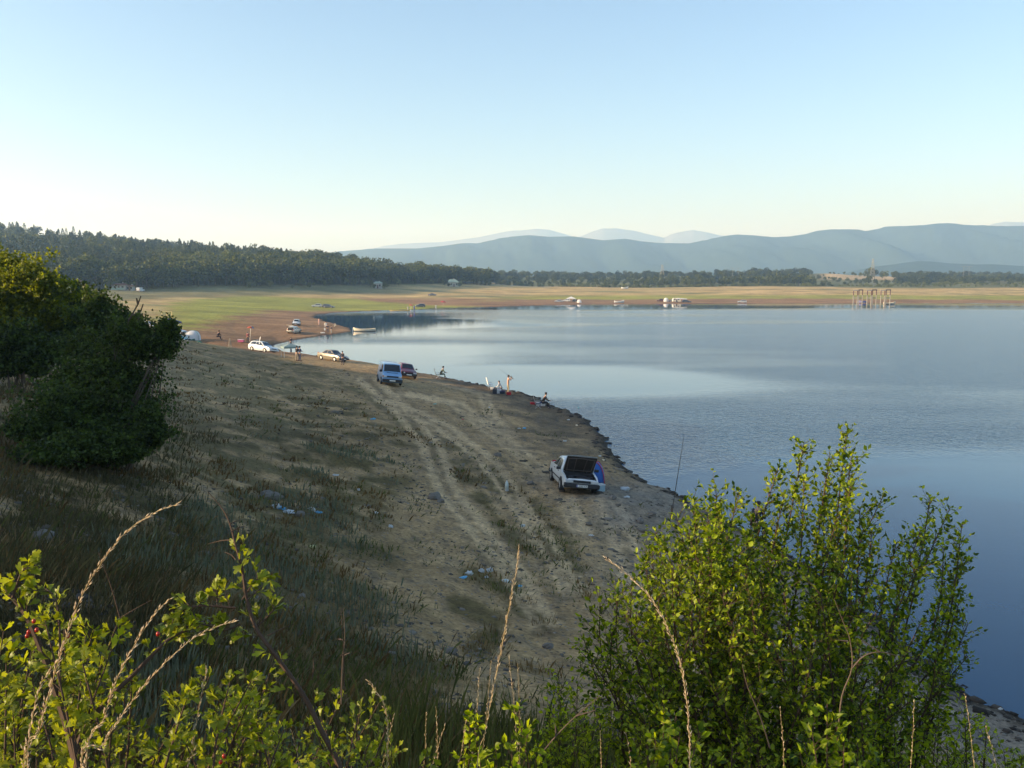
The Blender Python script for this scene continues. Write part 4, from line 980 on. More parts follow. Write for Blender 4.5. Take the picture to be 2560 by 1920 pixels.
# ---- tall grass stalks with seed heads
m_stalk = leaf_mat('straw', (.42, .33, .16), (.62, .50, .26), trans=.3, rough=.6)
m_seed = leaf_mat('pale_seed', (.55, .44, .28), (.80, .70, .52), trans=.4, rough=.7)
def stalk(label, pts, D, head, r=.0011, hr=.006, dens=150, seed=1, sl=.014):
    rg = random.Random(seed); rs = np.random.RandomState(seed)
    W = [PD(x, y, D) for x, y in pts]
    b = Vector((W[0].x, W[0].y, 0)); b.z = min(gz(b.x, b.y), W[0].z - .1)
    root = empty('grass_stalk', b, label, 'grass stalk', 'tall dry grass stalks near the camera')
    path = smooth_path([Vector((0, 0, 0))] + [w - b for w in W], 8); k = len(path)
    mb = MB(); mb.tube(path, [r * (1 - .6 * i / k) for i in range(k)], 5); o = mb.build('stem', m_stalk, root)
    o.data.attributes.new('Rnd', 'FLOAT', 'POINT').data.foreach_set('value', [.6] * len(o.data.vertices))
    # spikelets along the head
    L = [0.0]
    for a, c in zip(path[:-1], path[1:]): L.append(L[-1] + (c - a).length)
    tot = L[-1]; P = []; Dd = []
    for i in range(dens):
        t = tot * (1 - head + head * (i + rg.random()) / dens); j = max(q for q in range(k) if L[q] <= t); j = min(j, k - 2)
        f = (t - L[j]) / max(1e-6, L[j + 1] - L[j]); p = path[j].lerp(path[j + 1], f); td = (path[j + 1] - path[j]).normalized()
        u = (t / tot - (1 - head)) / head; wd = .5 * hr * (math.sin(math.pi * min(1, u * .9 + .08)) ** .6)
        o2 = Vector((rg.gauss(0, 1), rg.gauss(0, 1), rg.gauss(0, 1))); o2 -= o2.dot(td) * td; o2.normalize()
        P.append(p + o2 * wd * rg.uniform(.1, .9)); Dd.append(td * 1.5 + o2 * rg.uniform(.15, .75))
    V = []; F = []; R_ = []
    for p, d in zip(P, Dd):
        d = d.normalized(); a = d.orthogonal().normalized(); c = d.cross(a); s_ = sl * rg.uniform(.6, 1.2); w_ = s_ * .09; n0 = len(V); rr = rg.random()
        V += [p, p + d * s_ * .45 + a * w_, p + d * s_ * .45 + c * w_, p + d * s_ * .45 - a * w_, p + d * s_ * .45 - c * w_, p + d * s_]; R_ += [rr] * 6
        F += [(n0, n0 + 1, n0 + 2), (n0, n0 + 2, n0 + 3), (n0, n0 + 3, n0 + 4), (n0, n0 + 4, n0 + 1), (n0 + 5, n0 + 2, n0 + 1), (n0 + 5, n0 + 3, n0 + 2), (n0 + 5, n0 + 4, n0 + 3), (n0 + 5, n0 + 1, n0 + 4)]
    mesh_np('seed_head', [tuple(v) for v in V], F, m_seed, root, rnd=R_)
stalk('longest seed stalk, arching right over the hawthorn', [(70,2000),(100,1820),(150,1640),(200,1500),(245,1420),(310,1335),(380,1285),(448,1259)], 1.55, .48, dens=230, seed=1, hr=.008)
stalk('straight seed stalk between the two arching ones at the left', [(215,2000),(262,1790),(300,1680),(350,1590),(390,1530),(425,1497)], 1.6, .42, dens=150, seed=2)
stalk('seed stalk bowed low to the right under the hawthorn leaves', [(200,2000),(260,1860),(340,1740),(430,1640),(510,1580),(588,1552)], 1.6, .40, dens=150, seed=3)
stalk('short whitish seed stalk at the left edge', [(65,2000),(72,1850),(95,1730),(122,1680),(150,1645)], 1.7, .45, dens=120, seed=4, hr=.008)
stalk('thick upright seed head rising behind the hawthorn', [(470,2020),(482,1880),(495,1780),(517,1672)], 1.9, .75, dens=190, seed=5, hr=.009)
stalk('white seed stalk bent to the left, lower left of centre', [(968,2000),(970,1850),(965,1780),(945,1735),(917,1700)], 2.1, .38, dens=90, seed=6, hr=.007)
stalk('tall straight leaning seed stalk at the bottom centre', [(1190,2000),(1215,1820),(1250,1640),(1280,1480),(1292,1420),(1296,1370)], 2.0, .28, dens=110, seed=7, hr=.006)
stalk('tall pale stalk curving left in front of the big shrub', [(1722,2000),(1722,1820),(1705,1680),(1665,1560),(1600,1465),(1515,1396)], 2.0, .42, dens=190, seed=8, hr=.007)
for i, (x, y, dx, D, l) in enumerate(((2285,1755,8,3.2,'thin seed stalk by the dark shrub, left of two at the right'),(2412,1735,-30,3.2,'thin stalk leaning right near the right edge'),(2465,1820,-40,3.0,'short stalk close to the bottom right corner'),(1272,1640,-30,3.4,'upright pale stalk just right of the leaning one'),
        (1294,1662,-10,3.5,'slim greenish stalk, rightmost of the small central group'),(1200,1665,20,3.5,'slim stalk left of the leaning stalk'),(1228,1650,25,3.4,'bent pale stalk touching the leaning stalk'),(1112,1815,50,2.8,'low drooping stalk at the bottom centre left'),(1165,1800,25,2.9,'low stalk beside the leaning one'),(730,1830,-30,2.2,'short pale stalk among hawthorn leaves'),
        (1500,1830,-5,3.0,'short stalk at the foot of the low green shrub'),(1565,1830,-20,3.0,'dim short stalk right of the low green shrub'),(1950,1770,-15,3.1,'thin stalk under the middle of the big shrub'),(1065,1780,5,3.0,'faint stalk left of the drooping one'),(1090,1770,-6,3.1,'faint upright stalk at the bottom centre'),(985,1785,40,3.0,'bent stalk just right of the white seed stalk'))):
    stalk(l, [(x - dx * 1.2 - 10, 2040), (x - dx * .6, (y + 2000) / 2), (x, y)], D, .5, r=.0011, dens=40, seed=20 + i, hr=.006, sl=.016)
# ------------------------------------------------------------------ vehicles
m_tyre = mat('tyre_rubber', (.02, .02, .02), rough=.9, noise=.3)
m_blackpl = mat('black_plastic', (.025, .025, .028), rough=.7, noise=.3)
m_glass = glass_mat()
m_lamp = mat('lamp_glass', (.55, .58, .6), rough=.1, noise=.1, spec=.8)
m_amber = mat('amber_lens', (.6, .22, .03), rough=.2)
m_redlens = mat('red_lens', (.4, .02, .02), rough=.2)
m_plate = mat('plate_white', (.7, .72, .68), rough=.5, noise=.05)
m_alloy = mat('wheel_metal', (.45, .45, .45), rough=.35, metal=.6, noise=.1)
m_dark = mat('engine_dark', (.018, .018, .022), rough=.7, noise=.5, nscale=14)
def paint_mat(name, col, rough=.28): return mat(name, col, rough=rough, noise=.07, nscale=3, coat=.5)
STY = {  # stations: y (rear negative), bottom, belt height, roof height, half width low, half width roof
 'sedan': dict(L=4.35, W=1.68, st=[(-2.17,.42,.72,.74,.76,.66),(-2.10,.28,.86,.88,.80,.70),(-1.55,.22,.90,.95,.83,.70),(-1.30,.2,.90,1.02,.84,.66),(-.80,.2,.90,1.36,.84,.57),(-.35,.2,.90,1.41,.84,.57),(.30,.2,.89,1.39,.84,.56),(.95,.2,.87,.96,.83,.68),(1.05,.2,.87,.89,.83,.70),(1.75,.22,.78,.80,.82,.70),(2.08,.3,.68,.70,.79,.70),(2.17,.42,.62,.63,.76,.68)], ws=(6,7), rw=(3,4), side=[(-1.15,.45),(-.70,1),(.28,1),(.78,.0)], wheels=(-1.28,1.32), wr=.30),
 'hatch': dict(L=3.9, W=1.64, st=[(-1.95,.4,.75,.78,.76,.68),(-1.90,.26,.88,.95,.80,.66),(-1.62,.2,.90,1.30,.82,.58),(-1.2,.2,.90,1.40,.82,.57),(-.2,.2,.89,1.42,.82,.57),(.25,.2,.88,1.39,.82,.56),(.85,.2,.86,.95,.81,.67),(.95,.2,.86,.88,.81,.69),(1.6,.22,.78,.80,.80,.70),(1.88,.3,.66,.68,.78,.70),(1.95,.4,.6,.61,.75,.68)], ws=(5,6), rw=(1,2), side=[(-1.55,.55),(-1.2,1),(.22,1),(.7,.0)], wheels=(-1.2,1.22), wr=.29),
 'wagon': dict(L=4.5, W=1.72, st=[(-2.25,.4,.78,.80,.78,.70),(-2.20,.26,.92,.97,.82,.68),(-1.92,.2,.93,1.36,.85,.58),(-1.5,.2,.92,1.44,.85,.58),(-.3,.2,.91,1.46,.85,.58),(.25,.2,.90,1.42,.85,.57),(.95,.2,.88,.97,.84,.69),(1.05,.2,.87,.90,.84,.71),(1.8,.22,.79,.81,.83,.71),(2.15,.3,.68,.70,.80,.71),(2.25,.42,.62,.63,.77,.69)], ws=(5,6), rw=(1,2), side=[(-1.9,.5),(-1.55,1),(.22,1),(.8,.0)], wheels=(-1.35,1.35), wr=.31),
 'van': dict(L=4.8, W=1.84, st=[(-2.4,.45,1.0,1.05,.86,.80),(-2.36,.3,1.05,1.85,.88,.76),(-2.1,.25,1.05,1.93,.90,.76),(-.8,.25,1.05,1.94,.91,.76),(.75,.25,1.05,1.92,.91,.75),(1.15,.25,1.05,1.86,.91,.74),(1.72,.25,1.02,1.16,.90,.80),(1.82,.25,1.0,1.08,.90,.80),(2.30,.28,.80,.86,.88,.80),(2.40,.42,.70,.72,.84,.78)], ws=(5,6), rw=(0,1), side=[(.30,.9),(.62,.95),(1.1,.93),(1.5,.05)], wheels=(-1.45,1.45), wr=.33),
}
def make_car(name, style, paint, loc, heading, label, cat='car', group=None, detail=2, roll=0, hood_open=False, align=True, plate=None, extra_windows=False, hatch_open=False):
    S = STY[style]; st = S['st']; loc = Vector(loc)
    root = empty(name, loc, label, cat, group)
    n = normal_at(loc.x, loc.y, 1.2) if align else Vector((0, 0, 1))
    fwd = Vector((math.sin(heading), math.cos(heading), 0)); fwd = (fwd - fwd.dot(n) * n).normalized(); rt = fwd.cross(n).normalized()
    n = (n + rt * roll).normalized(); rt = fwd.cross(n).normalized(); M = Matrix((rt, fwd, n)).transposed(); root.rotation_euler = M.to_euler()
    def sec(s):
        y, zb, zt, zr, wl_, wr_ = s
        return [(-wl_ * .90, y, zb), (-wl_ * .98, y, zb + .12), (-wl_, y, (zb + zt) / 2 + .05), (-wl_ * .955, y, zt), (-wr_ - (.0), y, zr - .035), (-wr_ * .86, y, zr + .0), (0, y, zr + .025), (wr_ * .86, y, zr + .0), (wr_, y, zr - .035), (wl_ * .955, y, zt), (wl_, y, (zb + zt) / 2 + .05), (wl_ * .98, y, zb + .12), (wl_ * .90, y, zb)]
    secs = [sec(s) for s in st]
    def surf(y, side, t):       # point on the side glass region, t 0 belt..1 roof
        for a, b in zip(st[:-1], st[1:]):
            if a[0] <= y <= b[0]:
                f = (y - a[0]) / (b[0] - a[0]); s = [a[i] + (b[i] - a[i]) * f for i in range(6)]; q = sec(s); p0, p1 = Vector(q[3]), Vector(q[4]); p = p0.lerp(p1, t)
                if side > 0: p.x = -p.x
                return p
    mb = MB(); vs = [v for s in secs for v in s]; k = 13; fs = []
    # where the hood is open the deck between cowl and nose is left out
    iw = S['ws'][1]
    for i in range(len(secs) - 1):
        for j in range(12):
            if hood_open and i >= iw + 1 and i < len(secs) - 2 and 4 <= j <= 7: continue
            a = i * k + j; fs.append((a, a + 1, a + 1 + k, a + k))
        fs.append((i * k + 12, i * k, (i + 1) * k, (i + 1) * k + 12))
    fs.append(tuple(range(k))[::-1]); fs.append(tuple((len(secs) - 1) * k + j for j in range(k)))
    mb.add(vs, fs); body = mb.build('body', paint, root, smooth=False)
    body.data.polygons.foreach_set('use_smooth', [True] * len(body.data.polygons)); es = body.modifiers.new('edges', 'EDGE_SPLIT'); es.split_angle = R(28)
    W2 = S['W'] / 2
    # glass
    def strip(i0, i1, nm, e=.012, lo=.10, hi=.93, side_in=.06):
        a, b = secs[i0], secs[i1]; rows = []
        for f in (lo, (lo + hi) / 2, hi):
            r_ = [Vector(a[j]).lerp(Vector(b[j]), f) for j in (4, 5, 6, 7, 8)]; r_[0].x += side_in; r_[4].x -= side_in; rows.append(r_)
        nn = (Vector(b[6]) - Vector(a[6])).cross(Vector((1, 0, 0))).normalized()
        if nn.z < 0: nn = -nn
        g = MB(); g.add([p + nn * e for r_ in rows for p in r_], [(r5 * 5 + c, r5 * 5 + c + 1, r5 * 5 + c + 6, r5 * 5 + c + 5) for r5 in range(2) for c in range(4)])
        return g.build(nm, m_glass, root)
    strip(S['ws'][0], S['ws'][1], 'windshield'); strip(S['rw'][0], S['rw'][1], 'rear_window') if style != 'van' else None
    for sd in (-1, 1):
        (y0, t0), (y1, t1), (y2, t2), (y3, t3) = S['side']; out = Vector((sd * .010, 0, .004))
        def win(ya, yb, yc, yd, ta, tb):
            g = MB(); g.add([surf(ya, sd, .10) + out, surf(yb, sd, .10) + out, surf(yc, sd, tb) + out, surf(yd, sd, ta) + out], [(0, 1, 2, 3)]); g.build('side_window', m_glass, root)
        if style == 'van':
            win(.42, 1.45, 1.12, .45, .86, .86)
            if extra_windows: win(-.7, .25, .25, -.7, .86, .86); win(-2.0, -.85, -.85, -2.0, .86, .86)
        else:
            mid = (y1 + y2) / 2 - .02
            win(y0, mid - .04, mid - .04, y1, .84, .88); win(mid + .04, y3, y2, mid + .04, .88, .86)
    # wheels
    for wy in S['wheels']:
        for sd in (-1, 1):
            r = S['wr']; a = MB(); ring = [(sd * (W2 - .004 + .012), wy + (r + .055) * math.cos(q), r + (r + .055) * math.sin(q)) for q in np.linspace(-.25, math.pi + .25, 14)]
            a.add(ring + [(sd * (W2 - .19), p[1], p[2]) for p in ring], [tuple(range(14))] + [(i, i + 1, 15 + i, 14 + i) for i in range(13)])
            if detail > 0: a.build('wheel_arch', m_blackpl, root)
            w = MB(); prof = [(-.09, r * .62), (-.09, r * .93), (-.06, r), (.06, r), (.09, r * .93), (.09, r * .62)]
            N_ = 20; vs = [(x, math.cos(2 * math.pi * i / N_) * q, math.sin(2 * math.pi * i / N_) * q) for x, q in prof for i in range(N_)]
            w.add(vs, [(a_ * N_ + i, a_ * N_ + (i + 1) % N_, (a_ + 1) * N_ + (i + 1) % N_, (a_ + 1) * N_ + i) for a_ in range(5) for i in range(N_)])
            t = w.build('wheel', m_tyre, root, smooth=True); t.location = (sd * (W2 - .06), wy, r)
            h = MB(); h.add([(sd * .085, 0, 0)] + [(sd * (.06 if i % 2 else .08), math.cos(2 * math.pi * i / N_) * r * .64, math.sin(2 * math.pi * i / N_) * r * .64) for i in range(N_)], [(0, 1 + i, 1 + (i + 1) % N_) for i in range(N_)])
            h.build('rim', m_alloy, t)
    f = st[-1]; yf = f[0]; zf = f[2]; van = style == 'van'
    def boxp(nm, c, d, m, bev=0, par=None, rot=None):
        b = MB(); b.box(c, d, rot); return b.build(nm, m, par or root, bevel=bev)
    bz = .46 if van else .42
    boxp('front_bumper', (0, yf + .02, bz), (W2 * 1.98, .20, .24 if van else .2), m_blackpl if detail != 1 else paint, .04)
    boxp('rear_bumper', (0, st[0][0] - .02, bz), (W2 * 1.98, .18, .2), m_blackpl, .04)
    zl = (.86 if van else .66); yl = yf - (.075 if van else .0)
    if van:
        boxp('grille', (0, yl + .06, .80), (1.02, .10, .12), m_blackpl, .01)
    else: boxp('grille', (0, yf + .012, .60), (.80, .05, .11), m_blackpl, .01)
    for sd in (-1, 1):
        if van: h = boxp('headlight', (sd * .66, yl + .05, .80), (.26, .12, .15), m_lamp, .02); boxp('indicator', (sd * .84, yl + .02, .80), (.09, .12, .15), m_amber, .01, None)
        else: h = boxp('headlight', (sd * .59, yf - .015, .60), (.34, .11, .135), m_lamp, .02)
        boxp('tail_light', (sd * (W2 - .24), st[0][0] + .03, .86 if not van else 1.0), (.20, .10, .16 if not van else .3), m_redlens, .01)
        my = .92 if not van else 1.35; mz = .98 if not van else 1.22
        mr_ = boxp('side_mirror', (sd * (W2 + .07), my - .02, mz), (.20, .10, .13 if not van else .2), m_blackpl, .02)
    pl = boxp('number_plate', (0, yf + .128, bz), (.52, .02, .11), m_plate)
    boxp('number_plate', (0, st[0][0] - .115, bz + .25), (.52, .02, .11), m_plate)
    if plate:
        cu = bpy.data.curves.new('plate_text', 'FONT'); cu.body = plate; cu.size = .115; cu.align_x = 'CENTER'; cu.align_y = 'CENTER'; cu.extrude = .001
        tmp = bpy.data.objects.new('tmp', cu); COL.objects.link(tmp); bpy.context.view_layer.update(); tme = bpy.data.meshes.new_from_object(tmp); bpy.data.objects.remove(tmp); to = bpy.data.objects.new('plate_text', tme); COL.objects.link(to); to.parent = pl; to.location = (0.02, yf + .141, bz); to.rotation_euler = (R(90), 0, R(180)); tme.materials.clear(); tme.materials.append(m_blackpl)
        boxp('blue_band', (.236, yf + .1395, bz), (.04, .004, .11), mat('plate_blue', (.02, .06, .4)), 0, pl)
    if detail > 1 and not van:
        for sd in (-1, 1): boxp('side_moulding', (sd * (W2 + .004), .0, .50), (.02, 1.9, .05), m_blackpl, 0)
        for sd in (-1, 1):
            for yy in (-.62, .42): boxp('door_handle', (sd * (W2 - .012), yy, .80), (.03, .16, .03), m_blackpl, 0)
    if van:
        boxp('wiper_cowl', (0, 1.79, 1.115), (1.0, .12, .03), m_blackpl, 0)
        for sd in (-1, 1): boxp('side_groove', (sd * (.912), -.4, 1.0), (.012, 3.0, .03), paint, 0)
    if hood_open:
        yc = st[iw + 1][0]; zc = st[iw + 1][3]
        eng = MB(); eng.box((0, (yc + yf) / 2 - .05, .52), (1.42, yf - yc - .1, .18)); eng.box((0, yc + .02, .62), (1.42, .05, .50)); e = eng.build('engine_bay', m_dark, root)
        mb = MB(); mb.box((-.15, 1.62, .66), (.55, .42, .14)); mb.box((.42, 1.55, .64), (.24, .3, .16)); mb.box((-.52, 1.45, .66), (.2, .22, .18)); mb.tube([(-.4, 1.3, .7), (0, 1.38, .76), (.45, 1.3, .7)], .035, 8); mb.tube([(.2, 1.75, .7), (.3, 1.9, .66), (.1, 1.98, .6)], .03, 8)
        mb.build('engine', mat('engine_metal', (.05, .05, .06), rough=.5, metal=.4, noise=.5, nscale=10), e, bevel=.02)
        hd = MB(); Lh = 1.06; wv = .74
        # raised lid, dished underside with ribs
        vs = []; 
        for j, yy in enumerate(np.linspace(0, Lh, 6)):
            for xx in np.linspace(-1, 1, 9): vs.append((xx * wv * (1 - .05 * yy), yy, .03 + .035 * (1 - xx * xx) + .02 * math.sin(yy / Lh * math.pi)))
        hd.add(vs + [(v[0], v[1], v[2] - .035) for v in vs], [(j * 9 + i, j * 9 + i + 1, (j + 1) * 9 + i + 1, (j + 1) * 9 + i) for j in range(5) for i in range(8)] + [(54 + j * 9 + i, 54 + (j + 1) * 9 + i, 54 + (j + 1) * 9 + i + 1, 54 + j * 9 + i + 1) for j in range(5) for i in range(8)])
        h = hd.build('hood', paint, root, smooth=True); h.location = (0, yc - .02, zc); h.rotation_euler = (R(49), 0, 0)
        un = MB(); un.box((0, Lh / 2, -.012), (1.40, Lh - .04, .02))
        un.build('hood_lining', mat('hood_lining', (.045, .036, .03), rough=.8, noise=.5, nscale=7), h); rb = MB()
        for xx in (-.62, -.25, .25, .62): rb.tube([(xx * .9, .06, -.035), (xx, Lh * .9, -.035)], .022, 5)
        rb.tube([(-.6, .12, -.035), (.6, .12, -.035)], .025, 5); rb.tube([(-.6, .9, -.035), (0, .97, -.035), (.6, .9, -.035)], .025, 5); rb.build('hood_ribs', mat('hood_rib', (.11, .09, .075), rough=.6), h)
        sy = MB(); sy.tube([(-.6, yf - .25, .66), (-.55, yc + .6, zc + .62)], .008, 6); sy.build('hood_stay', m_blackpl, root)
        boxp('nose_panel', (0, yf - .05, .66), (1.3, .06, .05), paint, .01)
    return root
P_WHITE = paint_mat('white_paint', (.62, .66, .68)); P_BLUE = paint_mat('light_blue_paint', (.17, .33, .55)); P_RED = paint_mat('dark_red_paint', (.10, .008, .022)); P_GOLD = paint_mat('gold_brown_paint', (.21, .18, .13)); P_SILV = paint_mat('silver_paint', (.42, .44, .46)); P_GREY = paint_mat('dark_grey_paint', (.06, .07, .09)); P_MAR = paint_mat('maroon_paint', (.10, .03, .03)); P_CREAM = paint_mat('cream_paint', (.62, .6, .52))
def hdg(fx, fy): return math.atan2(fx, fy)
def at(px, py, D=None): return ground_at(px, py, D)
make_car('white_sedan', 'sedan', P_WHITE, at(1430, 1205, 40.0), hdg(.11, -1), 'white sedan with its hood raised, parked on the bare slope', plate='C 3982 KA', hood_open=True, roll=-.07)
make_car('blue_van', 'van', P_BLUE, at(972, 960), hdg(.26, -1), 'light blue van parked on the shore facing the camera', 'van', detail=2)
make_car('red_hatchback', 'hatch', P_RED, at(1013, 943), hdg(.30, -1), 'dark red hatchback parked half behind the light blue van')
make_car('brown_sedan', 'sedan', P_GOLD, at(831, 902), hdg(.80, -.62), 'golden brown sedan parked at the edge of the bank')
make_car('white_wagon', 'wagon', P_WHITE, at(657, 884, 118), hdg(.80, -.55), 'white station wagon half hidden by the grassy crest, near the inlet', detail=1)
def fcar(nm, style, p, px, py, D, hd, label, grp='cars parked on the far plain', cat='car', **k): return make_car(nm, style, p, at(px, py, D), hd, label, cat, grp, detail=0, **k)
# at the spit
fcar('white_pickup', 'hatch', P_WHITE, 741, 812, 202, hdg(.15, -1), 'small white car behind the one with an open tailgate, on the brown mud', 'vehicles on the mud spit')
c = fcar('open_hatch_car', 'wagon', P_CREAM, 735, 826, 180, hdg(.1, 1), 'pale car seen from behind with its tailgate raised, on the brown mud', 'vehicles on the mud spit')
b = MB(); b.box((0, 0, 0), (1.4, .06, .9)); h = b.build('tailgate', P_CREAM, c); h.location = (0, -2.35, 1.75); h.rotation_euler = (R(75), 0, 0)
b = MB(); b.box((0, -2.24, 1.0), (1.15, .04, .62)); b.build('boot_shade_sheet', m_dark, c)  # dark sheet on the tail stands in for the shaded boot interior
fcar('white_car', 'hatch', P_SILV, 792, 763, 338, hdg(-1, -.1), 'silver white car on the green strip, left of the dark one')
fcar('dark_car', 'wagon', P_GREY, 821, 764, 335, hdg(1, -.1), 'dark car on the green strip, right of the silver one')
fcar('dark_car', 'sedan', P_GREY, 1081, 741, 470, hdg(1, -.15), 'dark car alone on the golden grass, farther up than the others')
fcar('dark_car', 'hatch', P_GREY, 1051, 768, 362, hdg(-1, -.2), 'dark car by the water near the red parasol')
fcar('white_car', 'sedan', P_WHITE, 434, 838, 145, hdg(1, -.25), 'white car under the blue canopy behind the thorn bush')
fcar('white_car', 'wagon', P_SILV, 371, 832, 152, hdg(1, -.3), 'silver car partly hidden behind the dark bush, left of the canopy')
fcar('turquoise_car', 'hatch', paint_mat('turquoise_paint', (.12, .38, .40)), 438, 857, 135, hdg(1, -.2), 'turquoise white car low behind the tip of the thorn bush')
fcar('white_van', 'van', P_WHITE, 351, 729, 392, hdg(.05, 1), 'white van seen from behind at the edge of the dark wood', cat='van')
fcar('dark_car', 'sedan', P_SILV, 1397, 753, 430, hdg(-1, -.1), 'silver and dark car, leftmost of the far camp on the right')
fcar('white_car', 'hatch', P_WHITE, 1416, 752, 438, hdg(-1, 0), 'small white car beside the awning of the far camp')
fcar('dark_car', 'hatch', P_GREY, 1440, 752, 436, hdg(1, 0), 'dark car behind the white awning of the far camp')
fcar('maroon_car', 'sedan', P_MAR, 1652, 750, 445, hdg(-1, 0), 'maroon car left of a white tent on the far shore')
fcar('dark_car', 'sedan', P_GREY, 1682, 752, 440, hdg(-1, .1), 'low dark car between the white tent and the caravan')
fcar('dark_car', 'wagon', P_GREY, 1716, 753, 436, hdg(1, .1), 'dark wagon at the right end of the caravan')
fcar('dark_car', 'wagon', P_SILV, 1855, 755, 432, hdg(-1, 0), 'small grey car alone on the shore left of the concrete frames')
# ------------------------------------------------------------------ tents, awnings, parasols
def dome_tent(name, label, loc, w, d, h, col, trim, rz=0, group=None, door=True, sharp=.8):
    root = empty(name, loc, label, 'tent', group, (0, 0, rz)); mb = MB(); N_ = 16; K = 7; vs = []
    for j in range(K + 1):
        t = j / K; z = h * math.sin(t * math.pi / 2) ** sharp; s = math.cos(t * math.pi / 2) ** .8
        for i in range(N_):
            a = 2 * math.pi * i / N_; sq = 1 / max(abs(math.cos(a)), abs(math.sin(a))) ** .55; rib = 1 - .05 * math.sin(2 * a) ** 2 * math.sin(t * math.pi)
            vs.append((math.cos(a) * w / 2 * s * sq * rib, math.sin(a) * d / 2 * s * sq * rib, z))
    mb.add(vs, [(j * N_ + i, j * N_ + (i + 1) % N_, (j + 1) * N_ + (i + 1) % N_, (j + 1) * N_ + i) for j in range(K) for i in range(N_)])
    mb.build('fly', col, root, smooth=True)
    pm = MB()
    for a0 in (math.pi / 4, 3 * math.pi / 4):
        pts = []
        for q in np.linspace(-1, 1, 15):
            t = 1 - abs(q); z = h * math.sin(t * math.pi / 2) ** sharp; s = math.cos(t * math.pi / 2) ** .8; sq = 1 / math.cos(math.pi / 4) ** .55; a = a0 if q > 0 else a0 + math.pi
            pts.append((math.cos(a) * w / 2 * s * sq * 1.01, math.sin(a) * d / 2 * s * sq * 1.01, z + .015))
        pm.tube(pts, .022, 5)
    pm.build('pole_sleeve', trim, root)
    if door:
        dm = MB(); dm.add([(-w * .22, -d * .515, .03), (w * .22, -d * .515, .03), (w * .12, -d * .40, h * .62), (0, -d * .34, h * .72), (-w * .12, -d * .40, h * .62)], [(0, 1, 2, 3, 4)]); dm.build('door_flap', trim, root)
    return root
T_WHITE = mat('white_canvas', (.62, .62, .62), rough=.8, noise=.08); T_GREEN = mat('green_canvas', (.05, .16, .12), rough=.8); T_DARK = mat('dark_canvas', (.03, .04, .06), rough=.8); T_BLUE = mat('blue_canvas', (.02, .10, .36), rough=.7); T_RED = mat('red_canvas', (.42, .02, .03), rough=.7); T_NAVY = mat('navy_canvas', (.02, .03, .14), rough=.7); T_TEAL = mat('teal_canvas', (.10, .38, .40), rough=.7); T_ORANGE = mat('orange_canvas', (.65, .12, .04), rough=.7)
dome_tent('dome_tent', 'blue and red dome tent right behind the white sedan', at(1488, 1198, 41.6), .95, 1.9, 1.15, T_BLUE, T_RED, -.05, door=False)
dome_tent('dome_tent', 'white tent with green top standing on the brown mud', at(482, 849, 137), 2.5, 2.2, 1.55, T_WHITE, T_GREEN, .2, sharp=.7)
dome_tent('dome_tent', 'small green tent in front of the white one', at(495, 863, 130), 1.5, 1.3, .9, T_GREEN, T_GREEN, .2, door=False)
dome_tent('dome_tent', 'small dark tent left of the green one', at(478, 862, 131), 1.4, 1.2, .75, T_DARK, T_DARK, .2, door=False)
dome_tent('dome_tent', 'small white tent at the right end of the far camp', at(1448, 754, 428), 2.4, 2.2, 1.6, T_WHITE, T_WHITE, 0, door=False, sharp=1)
dome_tent('dome_tent', 'white round tent between the maroon car and the caravan', at(1665, 751, 440), 2.4, 2.2, 2.0, T_WHITE, T_WHITE, 0, door=False)
dome_tent('dome_tent', 'blue tent on the shore seen between the concrete frames', at(2161, 754, 432), 1.9, 1.8, 1.1, T_NAVY, T_NAVY, 0, door=False)
dome_tent('dome_tent', 'violet grey tent left of the blue one, between the concrete frames', at(2150, 755, 431), 2.0, 2.0, 1.2, mat('grey_violet_canvas', (.25, .22, .35)), T_DARK, 0, door=False)
def canopy(name, label, loc, w, d, h, top, rz=0, group=None, peak=.5):
    root = empty(name, loc, label, 'canopy', group, (0, 0, rz)); mb = MB()
    mb.add([(-w/2, -d/2, h), (w/2, -d/2, h), (w/2, d/2, h), (-w/2, d/2, h), (0, 0, h + peak)], [(0, 1, 4), (1, 2, 4), (2, 3, 4), (3, 0, 4)])
    for a, b_ in (((-w/2,-d/2),(w/2,-d/2)),((w/2,-d/2),(w/2,d/2)),((w/2,d/2),(-w/2,d/2)),((-w/2,d/2),(-w/2,-d/2))):
        mb.add([(a[0], a[1], h), (b_[0], b_[1], h), (b_[0], b_[1], h - .22), (a[0], a[1], h - .22)], [(0, 1, 2, 3)])
    mb.build('roof', top, root)
    for sx in (-1, 1):
        for sy in (-1, 1):
            l = MB(); l.tube([(sx * w/2 * .98, sy * d/2 * .98, 0), (sx * w/2 * .98, sy * d/2 * .98, h)], .03, 6); l.build('leg', m_alloy, root)
    return root
canopy('party_canopy', 'navy blue canopy on four legs behind the thorn bush', at(427, 838, 146), 3.2, 3.0, 2.0, T_NAVY, .2, peak=.7)
canopy('awning', 'white awning in the middle of the far camp', at(1428, 753, 432), 4.2, 3, 2.0, T_WHITE, 0, peak=.9)
canopy('awning', 'white awning stretched from the side of the caravan', at(1704, 754, 430), 5.0, 3.0, 2.2, T_WHITE, 0, peak=.25)
canopy('sun_shelter', 'pale teal sun shelter above two anglers by the inlet', at(727, 895, 105), 2.0, 1.6, 1.5, mat('pale_teal_canvas', (.20, .28, .28), rough=.8), .5, peak=.35)
